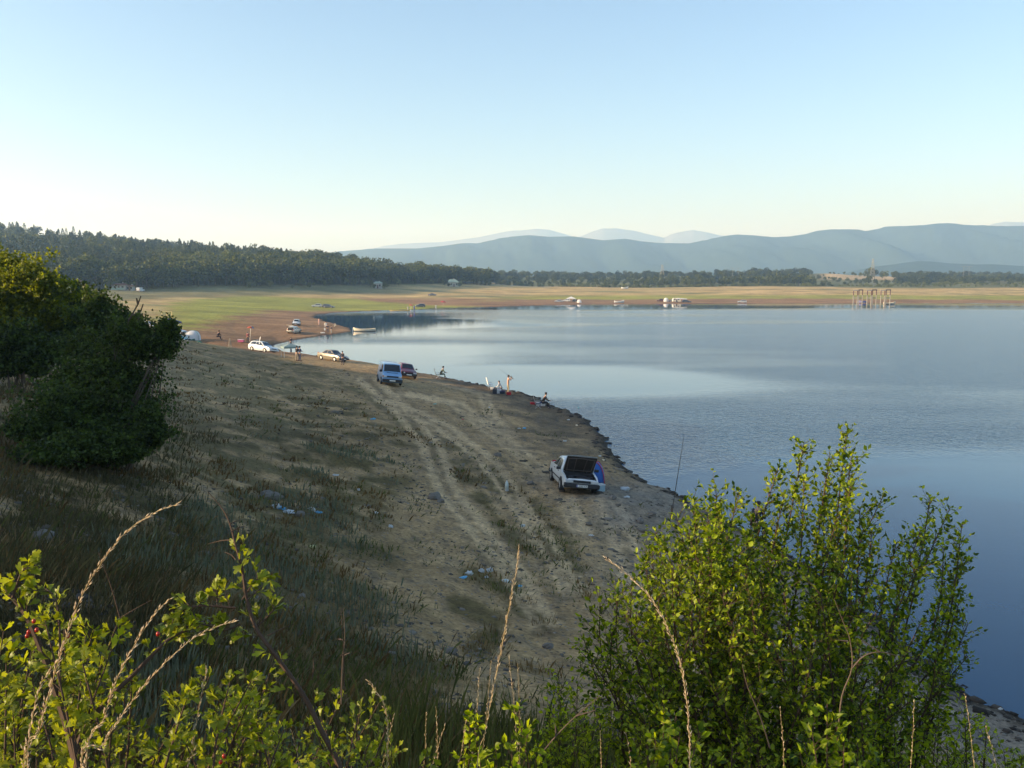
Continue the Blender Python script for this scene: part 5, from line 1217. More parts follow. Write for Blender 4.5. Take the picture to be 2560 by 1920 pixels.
def parasol(label, loc, r, h, cols, tilt=.1):
    root = empty('parasol', loc, label, 'parasol', 'parasols by the water', (0, tilt, 0)); N_ = 8
    for q, cm in enumerate(cols):
        mb = MB()
        for i in range(N_):
            if i % len(cols) != q and len(cols) > 1 and (i * len(cols) // N_) != q: continue
            a, b_ = 2 * math.pi * i / N_ + math.pi / 2, 2 * math.pi * (i + 1) / N_ + math.pi / 2
            mb.add([(0, 0, h), (math.cos(a) * r * .55, math.sin(a) * r * .55, h - r * .16), (math.cos(b_) * r * .55, math.sin(b_) * r * .55, h - r * .16), (math.cos(a) * r, math.sin(a) * r, h - r * .45), (math.cos(b_) * r, math.sin(b_) * r, h - r * .45)], [(0, 1, 2), (1, 3, 4, 2)])
        mb.build('shade', cm, root)
    p = MB(); p.tube([(0, 0, -.2), (0, 0, h + .05)], .025, 6); p.build('pole', m_alloy, root); return root
parasol('orange and blue parasol raised over the figure on the mud', at(625, 861, 140), .62, 2.45, [T_ORANGE, mat('blue_teal_canvas', (.05, .2, .35))])
parasol('red parasol by the dark car near the far end of the bay', at(1107, 768, 366), 1.3, 2.6, [T_RED])
parasol('red parasol by the raft on the bay', PZ(1027, 776) , .9, 2.3, [T_RED])
# caravan and upturned boat shapes on the far shore
def caravan(label, loc, L_, name='caravan'):
    root = empty(name, loc, label, 'caravan', None, (0, 0, .05)); mb = MB()
    prof = [(-L_/2, .5), (-L_/2 + .05, 1.6), (-L_/2 + .5, 2.3), (L_/2 - .6, 2.35), (L_/2 - .1, 1.7), (L_/2, .9), (L_/2 - .2, .45)]
    mb.add([(x, -1.05, z) for x, z in prof] + [(x, 1.05, z) for x, z in prof], [tuple(range(7)), tuple(range(7, 14))[::-1]] + [(i, (i + 1) % 7, 7 + (i + 1) % 7, 7 + i) for i in range(7)]); mb.build('body', P_CREAM, root, bevel=.08)
    for x in (-L_ * .28, L_ * .2): w = MB(); w.box((x, -1.06, 1.55), (.9, .04, .5)); w.build('window', m_glass, root)
    w = MB(); w.box((-.1, -1.065, 1.25), (.6, .04, 1.5)); w.build('door', m_dark, root)
    for sy in (-1, 1): w = MB(); w.tube([(0.2, sy * .95, .33), (0.2, sy * 1.08, .33)], .33, 14); w.build('wheel', m_tyre, root)
    return root
caravan('cream caravan on the far shore, door facing the water', at(1691, 752, 436), 4.2)
def hull(name, label, loc, L_, W_, H_, m, rz=0, cat='boat', upside=False, group=None):
    root = empty(name, loc, label, cat, group, (0, 0, rz)); K = 15; vs = []; vi = []
    for i in range(K):
        t = i / (K - 1); x = (t - .5) * L_; w = W_ / 2 * (math.sin(math.pi * (t * .86 + .12)) ** .55) * (1 if t < .98 else .12); sh = H_ * (1 + .45 * (2 * abs(t - .42)) ** 2.2)
        keel = .04 + .25 * H_ * max(0, (t - .75) / .25) ** 2
        vs += [(x, -w, sh), (x, -w * .8, keel + H_ * .35), (x, 0, keel), (x, w * .8, keel + H_ * .35), (x, w, sh)]
        vi += [(x * .98, -w * .93, sh), (x * .97, -w * .7, keel + H_ * .38), (x * .97, 0, keel + .1), (x * .97, w * .7, keel + H_ * .38), (x * .98, w * .93, sh)]
    mb = MB(); f = [(i * 5 + j, i * 5 + j + 1, (i + 1) * 5 + j + 1, (i + 1) * 5 + j) for i in range(K - 1) for j in range(4)]; n0 = len(vs)
    mb.add(vs + vi, f + [tuple(n0 + q for q in g) for g in f] + [(i * 5 + e, (i + 1) * 5 + e, n0 + (i + 1) * 5 + e, n0 + i * 5 + e) for i in range(K - 1) for e in (0, 4)] + [(0, 1, 2, 3, 4), (n0, n0 + 1, n0 + 2, n0 + 3, n0 + 4)])
    h = mb.build('hull', m, root, smooth=False)
    for x in (-.22, .12): s = MB(); s.box((x * L_, 0, H_ * .75), (.22, W_ * .86, .04)); s.build('thwart', mat('boat_wood', (.35, .24, .13)), root)
    if upside: root.rotation_euler = (math.pi, 0, rz); root.location.z += H_ * 1.2
    return root
m_hull = mat('cream_hull', (.78, .68, .50), rough=.5, noise=.1)
b = hull('rowing_boat', 'cream rowing boat moored with its bow at the tip of the mud spit', PZ(911, 828) + Vector((0, 0, -.12)), 5.0, 1.5, .62, m_hull, math.pi + .12)
o = MB(); o.box((2.55, 0, .55), (.18, .3, .5)); o.box((2.62, 0, .05), (.1, .12, .7)); o.build('outboard_motor', P_WHITE, b)
hull('upturned_boat', 'white boat lying on the brown shore between the two far camps', at(1548, 754, 430), 5.0, 2.0, .9, P_WHITE, .05)
hull('small_boat', 'cream boat afloat beside the rightmost concrete frame', PZ(2224, 761) + Vector((0, 0, -.1)), 5.5, 1.9, .9, m_hull, .05)
hull('raft_boat', 'long low yellow boat by the red parasols in the bay', PZ(1000, 777.5) + Vector((0, 0, -.1)), 7.5, 1.2, .35, mat('yellow_hull', (.70, .50, .18)), 0.0)
hull('white_skiff', 'white speck of a boat far up the golden plain', at(1562, 723, 600), 5, 2, 1.1, P_WHITE, 0)
# ------------------------------------------------------------------ people
m_skin = mat('skin', (.45, .26, .18), rough=.6, noise=.1)
def skin_obj(name, V, E, Rr, m, parent):
    me = bpy.data.meshes.new(name); me.from_pydata(V, E, []); me.materials.append(m); o = bpy.data.objects.new(name, me); COL.objects.link(o); o.parent = parent
    o.modifiers.new('skin', 'SKIN'); sv = me.skin_vertices[0].data
    for i, r in enumerate(Rr): sv[i].radius = (r, r)
    sv[0].use_root = True; s = o.modifiers.new('sub', 'SUBSURF'); s.levels = 1; s.render_levels = 1; o.modifiers['skin'].use_smooth_shade = True
    return o
def person(label, loc, rz, pose='stand', shirt=(.1, .1, .12), pants=(.05, .05, .07), hair=(.02, .015, .01), scale=1.0, bare=False, group=None, lean=0.0):
    root = empty('person', loc, label, 'person', group, (0, 0, rz)); root.scale = (scale,) * 3
    sit = pose == 'sit'; hz = .50 if sit else .93
    hip = Vector((0, 0, hz)); f = .30 if sit else .04 + lean
    ch = Vector((0, f * .8, hz + .42)); nk = Vector((0, f, hz + .56)); hd_ = Vector((0, f + .03, hz + .72))
    def arm(s):
        sh = Vector((s * .19, f * .95, hz + .50))
        if pose == 'sit': return [sh, Vector((s * .24, f + .10, hz + .22)), Vector((s * .12, f + .33, hz + .14)), Vector((s * .08, f + .42, hz + .14))]
        if pose == 'rod': return [sh, Vector((s * .24, f + .22, hz + .36)), Vector((s * .10, f + .30, hz + .60)), Vector((s * .07, f + .33, hz + .68))]
        if pose == 'hold': return [sh, Vector((s * .25, f + .08, hz + .24)), Vector((s * .12, f + .30, hz + .22)), Vector((s * .08, f + .38, hz + .24))]
        return [sh, Vector((s * .25, f + .0, hz + .22)), Vector((s * .25, f + .08, hz - .02)), Vector((s * .24, f + .1, hz - .10))]
    def leg(s):
        if sit: return [Vector((s * .10, .02, hz - .02)), Vector((s * .15, .44, hz + .02)), Vector((s * .15, .52, .08)), Vector((s * .15, .68, .04))]
        return [Vector((s * .10, 0, hz - .06)), Vector((s * .13, .03, .50)), Vector((s * .14, -.01, .08)), Vector((s * .15, .15, .04))]
    V = [hip, hip.lerp(ch, .5), ch, nk, hd_, hd_ + Vector((0, .01, .10))]; Rr = [.13, .125, .15, .055, .088, .075]; E = [(0, 1), (1, 2), (2, 3), (3, 4), (4, 5)]
    fing = []
    for s in (-1, 1):
        A = arm(s); n0 = len(V); V += A; Rr += [.055, .045, .028, .030]; E += [(2, n0), (n0, n0 + 1), (n0 + 1, n0 + 2), (n0 + 2, n0 + 3)]
        d = (A[3] - A[2]).normalized(); sd = d.cross(Vector((0, 0, 1))); sd = sd.normalized() if sd.length > .1 else Vector((1, 0, 0))
        for q, (off, ln) in enumerate(((-.03, .055), (-.01, .07), (.01, .065), (.03, .05))):
            m0 = len(V); V += [A[3] + sd * off + d * .03, A[3] + sd * off * 1.2 + d * (.03 + ln * .6) + Vector((0, 0, -.012)), A[3] + sd * off * 1.2 + d * (.03 + ln) + Vector((0, 0, -.035))]; Rr += [.010, .009, .007]; E += [(n0 + 3, m0), (m0, m0 + 1), (m0 + 1, m0 + 2)]
        m0 = len(V); V += [A[2].lerp(A[3], .6) + sd * -.04 * s, A[3] + sd * -.055 * s + d * .02]; Rr += [.011, .009]; E += [(n0 + 3, m0), (m0, m0 + 1)]
        G = leg(s); n0 = len(V); V += G; Rr += [.085, .058, .038, .035]; E += [(0, n0), (n0, n0 + 1), (n0 + 1, n0 + 2), (n0 + 2, n0 + 3)]
    # nose and ears belong to the head
    n0 = len(V); V += [hd_ + Vector((0, .085, .03)), hd_ + Vector((0, .112, .005))]; Rr += [.02, .014]; E += [(4, n0), (n0, n0 + 1)]
    skin_obj('body', [tuple(v) for v in V], E, Rr, m_skin, root)
    key = 'cloth_%.2f_%.2f_%.2f'
    if not bare:
        V2 = [hip.lerp(ch, .05), hip.lerp(ch, .5), ch, ch.lerp(nk, .6)]; R2 = [.15, .145, .172, .085]; E2 = [(0, 1), (1, 2), (2, 3)]
        for s in (-1, 1):
            A = arm(s); n0 = len(V2); V2 += [A[0], A[1], A[1].lerp(A[2], .85)]; R2 += [.075, .062, .045]; E2 += [(2, n0), (n0, n0 + 1), (n0 + 1, n0 + 2)]
        skin_obj('shirt', [tuple(v) for v in V2], E2, R2, mat(key % shirt, shirt, rough=.85, noise=.2, nscale=12), root)
    V3 = [hip + Vector((0, 0, .06)), hip + Vector((0, 0, -.03))]; R3 = [.145, .14]; E3 = [(0, 1)]
    for s in (-1, 1):
        G = leg(s); n0 = len(V3); V3 += [G[0], G[1], G[1].lerp(G[2], .93)]; R3 += [.10, .075, .06]; E3 += [(1, n0), (n0, n0 + 1), (n0 + 1, n0 + 2)]
    skin_obj('trousers', [tuple(v) for v in V3], E3, R3, mat(key % pants, pants, rough=.85, noise=.2, nscale=12), root)
    h = MB(); h.ell(hd_ + Vector((0, -.015, .075)), (.098, .108, .085), 12, 8); h.ell(hd_ + Vector((0, -.05, .02)), (.088, .07, .09), 10, 6); h.build('hair', mat(key % hair, hair, rough=.8), root, smooth=True)
    e = MB(); [e.ell(hd_ + Vector((s * .032, .088, .045)), (.011, .008, .008), 6, 4) for s in (-1, 1)]; e.build('eyes', m_blackpl, root)
    b = MB(); [b.ell(leg(s)[3] + Vector((0, -.06, .01)), (.05, .15, .05), 8, 5) for s in (-1, 1)]; b.build('shoes', m_blackpl, root, smooth=True)
    return root
m_rod = mat('rod_carbon', (.05, .045, .04), rough=.4)
def rod(label, a, b, r0=.012, r1=.004, bend=0.0, name='fishing_rod'):
    a, b = Vector(a), Vector(b); L_ = (b - a).length; root = empty(name, a, label, 'fishing rod', 'fishing rods'); mid = (b - a) * .5 + Vector((0, 0, bend))
    p = smooth_path([Vector((0, 0, 0)), mid, b - a], 6); k = len(p); mb = MB(); mb.tube(p, [r0 + (r1 - r0) * i / (k - 1) for i in range(k)], 5); mb.build('blank', m_rod, root)
    h = MB(); d = (b - a).normalized(); h.tube([Vector((0, 0, 0)) - d * .1, d * .4], r0 * 1.7, 8); h.build('grip', mat('cork_grip', (.12, .08, .05)), root)
    rl = MB(); rl.ell(d * .5 + Vector((0, 0, -.07)), (.035, .035, .04), 8, 6); rl.build('reel', m_blackpl, root); return root
def deck_chair(label, loc, rz, m, cat='chair'):
    root = empty('folding_chair', loc, label, cat, 'folding chairs of the anglers', (0, 0, rz)); s = MB(); s.box((0, .0, .42), (.52, .5, .03)); s.build('seat', m, root)
    b = MB(); b.box((0, -.34, .78), (.52, .03, .72), (R(14), 0, 0)); b.build('backrest', m, root)
    for sx in (-1, 1):
        l = MB(); l.tube([(sx * .27, .26, 0), (sx * .27, -.25, .44), (sx * .27, -.43, 1.12)], .015, 6); l.tube([(sx * .27, -.28, 0), (sx * .27, .24, .44)], .015, 6); l.tube([(sx * .27, -.3, .62), (sx * .27, .2, .62)], .018, 6); l.build('side_frame', m_alloy, root)
    return root
W = lambda px, py, D=None: at(px, py, D)
# standing angler and his kit
p = W(1270, 982, 83.5); person('standing angler in beige trousers, bare chested, holding a rod up at the shore', p, -1.3, 'rod', shirt=(.3, .2, .15), pants=(.34, .28, .18), bare=True)
a = PD(1281, 950, 83.2); rod('rod held up by the standing angler, pointing back left', PD(1282, 946, 83), PD(1245, 920, 83), .02, .006); 
deck_chair('white reclined folding chair left of the standing angler', W(1226, 972, 86), -1.35, T_WHITE)
person('crouching figure with dark hair between the white chair and the standing angler', W(1254, 986, 83.5), 1.2, 'sit', shirt=(.45, .47, .48), pants=(.06, .07, .1), scale=.85)
def crate(name, label, loc, d, m, lid, rz=0, cat='box', group='boxes and buckets of the anglers'):
    root = empty(name, loc, label, cat, group, (0, 0, rz)); b = MB(); b.box((0, 0, d[2] * .42), (d[0], d[1], d[2] * .84), taper=1.06); b.build('tub', m, root, bevel=.015)
    l = MB(); l.box((0, 0, d[2] * .92), (d[0] * 1.1, d[1] * 1.1, d[2] * .14)); l.build('lid', lid, root, bevel=.01)
    h = MB(); h.tube([(-d[0] * .4, 0, d[2]), (-d[0] * .3, 0, d[2] * 1.15), (d[0] * .3, 0, d[2] * 1.15), (d[0] * .4, 0, d[2])], .012, 5); h.build('handle', m_blackpl, root); return root
crate('cool_box', 'white cool box beside the black bag near the standing angler', W(1245, 985), (.55, .35, .42), T_WHITE, T_WHITE, .2)
crate('tackle_bag', 'black tackle bag left of the white cool box', W(1237, 985), (.4, .35, .45), T_DARK, T_DARK)
crate('tackle_bag', 'dark bag right of the white cool box', W(1256, 986), (.5, .35, .3), T_DARK, T_NAVY)
crate('red_bag', 'small red bag at the feet of the standing angler', W(1272, 987), (.42, .3, .25), T_RED, T_RED)
crate('cream_tub', 'small cream tub on the bank under the white chair', W(1230, 974), (.3, .3, .22), T_WHITE, m_hull)
# seated dark angler
p = W(1352, 1012, 75); person('man in black sitting on a chair at the shore, leaning forward', p + Vector((.12, 0, 0)), -1.45, 'sit', shirt=(.015, .015, .02), pants=(.015, .015, .018), scale=1.05)
deck_chair('black folding chair under the man in black', p + Vector((-.25, 0, 0)), -1.5, T_DARK)
rod('rod of the man in black, low over the water', PD(1367, 1010, 74.5), PD(1420, 999, 75), .012, .004)
crate('red_bag', 'long crimson bag lying behind the man in black', W(1338, 1012), (.85, .35, .2), T_RED, T_RED, .1)
crate('bucket', 'white bucket left of the man in black', W(1345, 1016), (.3, .3, .28), T_WHITE, T_WHITE)
crate('bucket', 'larger white tub under the knees of the man in black', W(1357, 1016), (.42, .3, .26), T_WHITE, T_WHITE)
crate('bait_case', 'navy case between the white bucket and the white tub', W(1351, 1015), (.2, .2, .38), T_NAVY, T_NAVY)
# lone seated angler, left
p = W(1101, 948, 92); person('angler in grey green sitting alone on the bank, seen from the side', p, -1.4, 'sit', shirt=(.13, .15, .11), pants=(.05, .09, .07))
deck_chair('low chair under the lone grey green angler', p + Vector((-.25, 0, 0)), -1.5, mat('khaki_canvas', (.2, .2, .15)))
rod('orange tinged rod of the lone angler, held flat over the water', PD(1110, 946, 92), PD(1168, 948, 95), .012, .004)
# others
person('dark clad person standing behind the hood of the brown sedan', W(857, 902, 99), 2.8, 'hold', shirt=(.02, .02, .03), pants=(.03, .03, .05), scale=.9)
person('left one of two anglers under the teal shelter, in a black top', W(742, 897, 101), -.6, 'hold', shirt=(.015, .015, .02), pants=(.25, .22, .18))
person('right one of two anglers by the shelter, in a dark blue top', W(749, 897, 100.5), -.8, 'hold', shirt=(.04, .05, .12), pants=(.05, .06, .1))
rod('rod of the anglers beside the teal shelter', PD(754, 891, 100), PD(798, 876, 104), .015, .005)
person('person in dark clothes wading at the tip of the inlet', PZ(727, 868), -1.9, 'hold', shirt=(.06, .03, .03), pants=(.02, .02, .03))
person('dark figure seated alone right of the white tent', W(543, 852, 138), -1.0, 'sit', shirt=(.02, .02, .03), pants=(.02, .02, .03), scale=1.1)
person('figure in dark trousers standing under the orange and blue parasol', W(620, 862, 138), 0, 'stand', shirt=(.25, .08, .08), pants=(.02, .02, .03))
deck_chair('white deck chair right of the orange and blue parasol', W(645, 861, 138), 2.0, T_WHITE)
person('left one of two anglers at the edge of the spit, in dark clothes', W(819, 833, 184), -2.5, 'hold', shirt=(.03, .03, .05), pants=(.03, .04, .08))
person('right one of two anglers at the edge of the spit, standing by a bucket', W(828, 835, 182), -1.0, 'hold', shirt=(.02, .02, .03), pants=(.3, .28, .25))
person('pale figure standing at the far side of the spit', W(797, 809, 208), -1.0, 'stand', shirt=(.5, .3, .28), pants=(.45, .3, .28))
person('bending person in white at the far side of the spit', W(811, 814, 203), -1.2, 'sit', shirt=(.6, .55, .45), pants=(.6, .55, .45))
person('second person in white right of the bending one on the spit', W(817, 815, 202), 1.2, 'sit', shirt=(.6, .6, .6), pants=(.5, .5, .5))
person('crouching figure alone at the far edge of the spit', W(840, 816, 205), 1.2, 'sit', shirt=(.55, .45, .3), pants=(.5, .45, .35), scale=.8)
person('person in white standing in the shallows right of the red parasol', PZ(1090, 772.5), 1.0, 'stand', shirt=(.65, .65, .62), pants=(.6, .6, .6))
person('person in white by the bow of the long yellow boat', PZ(1020, 777), 1.0, 'stand', shirt=(.65, .62, .6), pants=(.5, .5, .5))
person('person in a blue jacket beside the long yellow boat', PZ(1036, 777), 1.0, 'stand', shirt=(.08, .12, .5), pants=(.05, .08, .3), scale=1.15)
person('dark figure hidden behind the big shrub, seated by the water', at(1884, 1326, 37.5), -.8, 'sit', shirt=(.015, .015, .018), pants=(.02, .02, .02), scale=1.15)
rod('tall fishing rod standing upright on the bank behind the shrub', PD(1678, 1292, 34.6), PD(1711, 1083, 34.2), .022, .008, name='upright_rod')
rp = ground_at(1678, 1292); st_ = MB(); st_.tube([(0, 0, -.1), (0, 0, .5)], .015, 6); st_.tube([(-.04, 0, .5), (0, 0, .45), (.04, 0, .5)], .01, 5); o = st_.build('rod_rest', m_blackpl); o.location = rp; tag(o, 'thin rod rest at the foot of the tall upright rod', 'rod rest')
crate('white_container', 'white and blue plastic box right of the white sedan', at(1501, 1230), (.34, .3, .34), mat('pale_blue_plastic', (.30, .45, .55), rough=.5), T_WHITE, .3)
crate('white_tub', 'white tub lying on the mud left of the two spit anglers', W(812, 824, 190), (.3, .3, .55), T_WHITE, T_WHITE)
crate('white_basin', 'low white basin at the water edge of the spit', W(807, 834, 183), (.8, .5, .25), T_WHITE, T_WHITE)
crate('pink_bag', 'pink and white bags left of the parasol figure', W(603, 861, 138), (.9, .5, .45), mat('pink_cloth', (.55, .12, .25)), T_WHITE)
sg = MB(); sg.add([(-.35, 0, 0), (-.25, 0, 0), (.02, 0, 1.55), (-.06, 0, 1.6)], [(0, 1, 2, 3)]); sg.box((0, 0, .8), (.06, .06, 1.6), (0, .1, 0)); sg.tube([(.3, 0, 0), (0, .1, 1.6)], .04, 6); sg.tube([(-.3, 0, 0), (0, 0, 1.6)], .04, 6); sg.tube([(0, .4, 0), (0, 0, 1.6)], .04, 6)
o = sg.build('stake_tripod', mat('weathered_wood', (.32, .28, .22), rough=.9)); o.location = W(575, 871, 128); tag(o, 'grey wooden tripod of stakes at the edge of the mud', 'tripod')
# goal posts on the green
def goal(label, px):
    a = W(px, 793, 205); root = empty('goal_frame', a, label, 'goal frame', 'goal frames on the green field')
    for sx in (-1, 1): m_ = MB(); m_.tube([(sx * .55, 0, -.1), (sx * .55, 0, 1.5)], .06, 6); m_.build('post', mat('straw_paint', (.62, .5, .25)), root)
    m_ = MB(); m_.tube([(-.55, 0, 1.5), (.55, 0, 1.5)], .05, 6); m_.build('crossbar', mat('straw_paint', (.6, .5, .25)), root)
goal('left pale yellow goal frame on the green field', 411); goal('right pale yellow goal frame on the green field', 424)
# ------------------------------------------------------------------ houses under the trees
m_wallw = mat('lime_wall', (.36, .36, .33), rough=.9); m_tile = mat('tile_roof', (.20, .10, .07), rough=.9, noise=.3); m_roofg = mat('grey_green_roof', (.28, .36, .30), rough=.8)
def house(name, label, px, py, D, w, d, h, roof, wall=m_wallw, rh=1.6, rz=0.0, porch=False):
    b = at(px, py, D); root = empty(name, b, label, 'house', None, (0, 0, rz)); m_ = MB(); m_.box((0, 0, h / 2 - .3), (w, d, h + .6)); m_.build('wall', wall, root)
    r_ = MB(); o = .5
    r_.add([(-w/2 - o, -d/2 - o, h), (w/2 + o, -d/2 - o, h), (w/2 + o, d/2 + o, h), (-w/2 - o, d/2 + o, h), (-w/2 * .6, 0, h + rh), (w/2 * .6, 0, h + rh)], [(0, 1, 5, 4), (1, 2, 5), (2, 3, 4, 5), (3, 0, 4), (0, 3, 2, 1)]); rf = r_.build('roof', roof, root)
    c = MB(); c.box((w * .15, .4, h + rh), (.5, .5, .9)); c.build('chimney', wall, rf)
    for x in (-w * .28, w * .28): q = MB(); q.box((x, -d/2 - .02, h * .58), (.9, .06, 1.0)); q.build('window', m_glass, root)
    q = MB(); q.box((0, -d/2 - .02, 1.0), (.9, .06, 2.0)); q.build('door', mat('brown_door', (.14, .08, .05)), root)
    if porch:
        q = MB(); q.box((0, -d/2 - 1.3, .6), (w * .9, .1, 1.0)); q.build('porch_rail', m_roofg, root)
    return root
house('cottage', 'cottage with a brown tiled roof at the left, under the dark wood', 190, 728, 391, 6.0, 5, 2.6, m_tile, rh=1.5, porch=True)
house('low_cabin', 'low pale cabin in deep shade left of the white van', 302, 727, 398, 6.5, 4, 2.2, m_tile, rh=.9, porch=True)
house('flat_hut', 'small grey hut right of the low cabin under the trees', 328, 729, 397, 2.5, 3, 1.9, m_tile, rh=.6)
house('white_house', 'white house showing between the trees at the middle of the wood', 945, 700, 508, 4.5, 4, 3.0, m_roofg, rh=1.0)
house('stone_house', 'grey green house among bushes near the right end of the wood', 1132, 717, 575, 6.5, 5, 3.0, m_roofg, wall=mat('buff_wall', (.4, .38, .3)), rh=2.0, rz=.4)
# ------------------------------------------------------------------ concrete intake frames standing in the water
m_conc = mat('pale_concrete', (.30, .28, .24), rough=.9, noise=.15, nscale=.8); m_rustb = mat('rusty_band', (.11, .045, .035), rough=.9, noise=.3); m_beam = mat('dark_beam', (.06, .06, .07), rough=.9)
DT = 402.0
def frame(label, px0, px1, top, bar, pal, darkbeam):
    b = PZ((px0 + px1) / 2, 762); b = Vector((b.x * DT / b.y, DT, 0)); root = empty('concrete_frame', b, label, 'concrete frame', 'concrete intake frames in the lake', (0, 0, pal))
    w = (px1 - px0) * DT / FPX; H = CAMZ - (top - 700) * DT / FPX; H = PD(px0, top, DT).z; hb = PD(px0, bar, DT).z
    for sx in (-1, 1):
        c = MB(); c.box((sx * w / 2, 0, (H - 2.6) / 2 - .6), (.27, .34, H - 1.4)); col = c.build('column', m_conc, root)
        c = MB(); c.box((sx * w / 2, 0, H - 1.35), (.30, .37, 2.3)); c.build('stained_head', m_rustb, col)
    c = MB(); c.box((0, 0, H - .15), (w + .4, .5, .5)); c.build('top_beam', m_beam if darkbeam else m_conc, root)
    c = MB(); c.box((0, .02, hb), (w - .36, .3, .4)); c.build('cross_beam', m_conc if not darkbeam else m_beam, root)
for i, (a_, b_, dk, l) in enumerate(((2132.5, 2142.5, False, 'first concrete frame from the left, light beam'), (2146, 2155, True, 'second concrete frame from the left, dark top beam'), (2167, 2177, False, 'third concrete frame from the left, thin light beam'), (2180, 2189.5, True, 'fourth concrete frame from the left, dark beam'), (2201, 2210.5, False, 'fifth concrete frame from the left, light cross beam'), (2214, 2224, True, 'rightmost concrete frame with a dark top, above the cream boat'))):
    frame(l, a_, b_, 724 if dk else 725, 745, 0.0, dk)
# ------------------------------------------------------------------ pylons
m_steel = mat('galvanised_steel', (.24, .26, .25), rough=.7, metal=.0)
def pylon(label, px, base, top, D, kind='lattice'):
    g = at(px, base, D); H = PD(px, top, D).z - g.z; root = empty('power_pylon', g, label, 'pylon', 'power pylons beyond the plain'); m_ = MB(); r = .13
    if kind == 'lattice':
        wd = lambda z: 2.4 * (1 - z / H) ** 1.2 + .5
        zs = [H * q / 9 for q in range(10)]
        for sx in (-1, 1):
            for sy in (-1, 1): m_.tube([(sx * wd(z), sy * wd(z) * .6, z) for z in zs], r * .8, 4)
        for i in range(9):
            for sy in (-1, 1):
                m_.tube([(-wd(zs[i]), sy * wd(zs[i]) * .6, zs[i]), (wd(zs[i + 1]), sy * wd(zs[i + 1]) * .6, zs[i + 1])], r * .45, 4); m_.tube([(wd(zs[i]), sy * wd(zs[i]) * .6, zs[i]), (-wd(zs[i + 1]), sy * wd(zs[i + 1]) * .6, zs[i + 1])], r * .45, 4)
        m_.build('mast', m_steel, root); a = MB()
        for z, l in ((H * .72, 4.2), (H * .84, 3.2), (H * .95, 2.2)): a.tube([(-l, 0, z), (0, 0, z + .5), (l, 0, z)], r * .7, 4)
        a.build('cross_arms', m_steel, root)
    else:
        for sx in (-1, 1): m_.tube([(sx * 3.2, 0, 0), (sx * 2.6, 0, H)], r, 5)
        m_.build('mast', m_steel, root); a = MB(); a.tube([(-6, 0, H), (6, 0, H)], r, 5); a.tube([(-3, 0, H * .6), (2.7, 0, H * .98)], r * .5, 4); a.build('cross_arms', m_steel, root)
pylon('tall lattice pylon above the concrete frames', 2180, 706, 647, 850); pylon('twin legged pylon at the right, against the hills', 2414, 706, 666, 860, 'portal')
pylon('faint lattice pylon above the middle of the far treeline', 1655, 705, 662, 900); pylon('faint twin legged pylon at the right end of the treeline', 1838, 705, 670, 900, 'portal'); pylon('small faint pylon just right of the end of the hillside wood', 1274, 706, 692, 900)
# ------------------------------------------------------------------ litter
m_film = mat('white_plastic_film', (.50, .53, .54), rough=.4, noise=.1, nscale=14); m_bluef = mat('blue_plastic_film', (.10, .38, .62), rough=.4); m_clear = mat('clear_plastic', (.55, .62, .60), rough=.15, noise=.1); m_redf = mat('red_plastic', (.5, .05, .05), rough=.4); m_tealf = mat('teal_plastic', (.15, .42, .40), rough=.4)
def litter(name, label, px, py, s, m, flat=.5, cat='litter', seed=0):
    s *= .78
    p = at(px, py); rg = random.Random(px * 7 + py); mb = MB(); mb.ell((0, 0, s * .2), (s, s * .6, s * flat), 11, 6, .42, rg)
    for _ in range(2): mb.ell((rg.uniform(-s, s) * .8, rg.uniform(-s, s) * .4, s * .15), (s * .5, s * .4, s * flat * .6), 8, 5, .4, rg)
    o = mb.build(name, m); o.location = p; o.rotation_euler = (0, 0, rg.uniform(-.6, .6)); return tag(o, label, cat, 'litter on the slope')
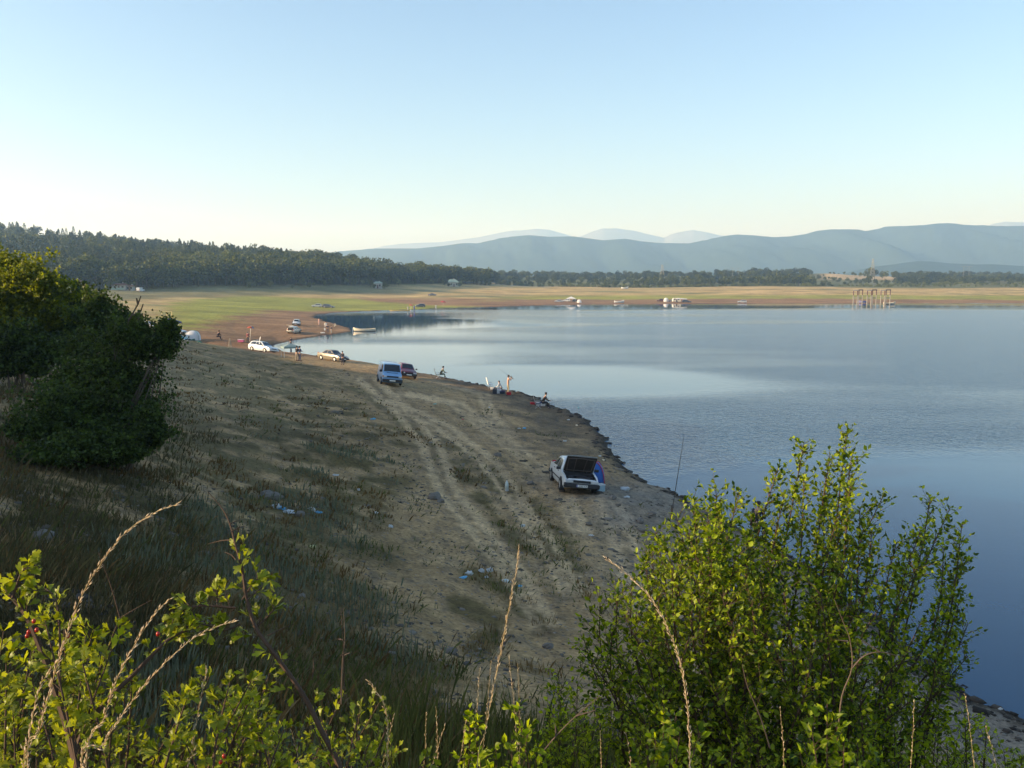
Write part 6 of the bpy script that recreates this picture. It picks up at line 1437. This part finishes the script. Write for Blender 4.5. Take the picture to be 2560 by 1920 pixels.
for nm, l, px, py, s, m, fl in (('crumpled_bag', 'blue crumpled bag on the sand right of the tracks', 1311, 1073, .17, m_bluef, .6),('crumpled_paper', 'pale scrap beside the blue bag', 1298, 1074, .16, m_film, .25),('flattened_bottle', 'light blue flattened bottle left of the ruts', 933, 1049, .2, m_bluef, .4),
    ('crumpled_bag', 'white scrap high on the slope above the blue flattened bottle', 1087, 1012, .16, m_tealf, .3),('red_scrap', 'small red scrap alone on the sand', 1157, 1051, .09, m_redf, .6),('crumpled_bag', 'white bag near the water above the white sedan', 1412, 1104, .16, m_film, .4),('crumpled_bag', 'white bag higher on the dark bank', 1421, 1051, .17, m_film, .35),('crumpled_paper', 'cream lump on the dark bank below the white bag', 1442, 1066, .13, m_hull, .6),
    ('crumpled_bag', 'small white scrap right behind the roof of the white sedan', 1499, 1143, .12, m_film, .5),('crumpled_paper', 'cream scrap beside the scrap behind the white sedan', 1508, 1151, .09, m_hull, .8),('litter_heap', 'heap of white and pink rubbish right of the white sedan', 1562, 1226, .32, m_film, .4),('crumpled_bag', 'small white scrap below the rubbish heap', 1568, 1246, .17, m_film, .4),
    ('crumpled_bag', 'white piece in the pale litter on the dark grass at left', 690, 1270, .2, m_film, .6),('crumpled_bag', 'blue piece in the pale litter on the dark grass at left', 705, 1274, .16, m_bluef, .6),('crumpled_bag', 'grey sheet right of the blue piece in the grass', 720, 1283, .24, m_film, .3),('crumpled_bag', 'white bag right of the litter heap in the grass', 779, 1280, .15, m_film, .8),('crumpled_bag', 'pale blue scrap beside the white bag in the grass', 796, 1287, .14, m_bluef, .4),
    ('crumpled_bag', 'thin white sheet in the grass above the litter', 840, 1190, .17, m_film, .25),('paper_cup', 'small white cup in the grass left of the track', 896, 1228, .09, m_film, .9),('crumpled_paper', 'white scrap above the leafy twig tip', 939, 1284, .1, m_film, .5),('crumpled_paper', 'small white triangle of paper in the middle of the slope', 976, 1319, .1, m_film, .9),
    ('crumpled_bag', 'pinkish white scrap below the clear bottle', 1307, 1319, .14, m_film, .5),('crumpled_bag', 'white bag at the left end of the lower litter trail', 1172, 1436, .17, m_film, .5),('crumpled_bag', 'bluish sheet below the left bag of the lower trail', 1158, 1449, .15, m_bluef, .25),('crumpled_bag', 'upright white scrap in the green tuft of the lower trail', 1204, 1434, .11, m_film, 1.1),
    ('crumpled_bag', 'round pale bag in the green tuft of the lower trail', 1225, 1431, .14, m_film, .9),('crumpled_bag', 'pale film at the right of the lower litter trail', 1262, 1456, .18, m_clear, .5),('crumpled_bag', 'blue scrap at the right end of the lower litter trail', 1300, 1471, .08, m_bluef, .5),('crumpled_paper', 'white scrap low on the slope by the tall leaning stalk', 1216, 1445, .08, m_film, .8),
    ('crumpled_bag', 'white rag on the sand track right of the white sedan nose', 1478, 1341, .13, m_film, .4),('blue_scrap', 'dark blue scrap on the sand left of the big shrub', 1637, 1367, .13, mat('faded_blue', (.08, .15, .3)), .3),('green_net', 'teal net floating at the tip of the dark bank', 1446, 1034, .1, m_tealf, .6),('crumpled_bag', 'white bag at the water edge in the far bottom right', 2500, 1776, .07, m_film, .5),
    ('crumpled_bag', 'pale bag in the dark grass near the left edge', 108, 1354, .17, m_film, .5),('white_flowers_scrap', 'white scrap among the herbs above the hawthorn', 711, 1400, .09, m_film, .3),('pale_scrap', 'pale yellowish scraps in the herbs left of the sand', 780, 1372, .16, mat('pale_yellow_film', (.5, .5, .25)), .3),('crumpled_paper', 'tiny white scrap near the ruts in the middle', 1223, 1020, .1, m_film, .5)): litter(nm, l, px, py, s, m, fl)
# clear bottle standing
p = at(1267, 1229); root = empty('plastic_bottle', p, 'clear plastic bottle standing upright in the grass left of the white sedan', 'bottle'); m_ = MB(); m_.tube([(0, 0, 0), (0, 0, .30), (0, 0, .40), (0, 0, .47)], [.085, .085, .07, .025], 12); m_.build('body', m_clear, root, smooth=True); m_ = MB(); m_.tube([(0, 0, .47), (0, 0, .50)], .028, 10); m_.build('cap', m_film, root); m_ = MB(); m_.tube([(0, 0, .01), (0, 0, .07)], .088, 12); m_.build('water_rest', m_film, root)

for i, (px, D, s) in enumerate(((150, 389, 1.1), (165, 394, 1.25), (215, 396, 1.2), (268, 396, 1.1), (285, 401, 1.2), (318, 403, 1.2), (340, 401, 1.2), (926, 510, .5), (962, 506, .45), (935, 503, .3), (1112, 574, .45), (1122, 569, .3), (1148, 572, .4))):
    place_tree('cottage_tree', i % 5, m_oak, (px - 1280) / FPX * D * cp_, D, s, 'tree crowding a small house under the hillside wood', 'trees around the small houses', rz=i)
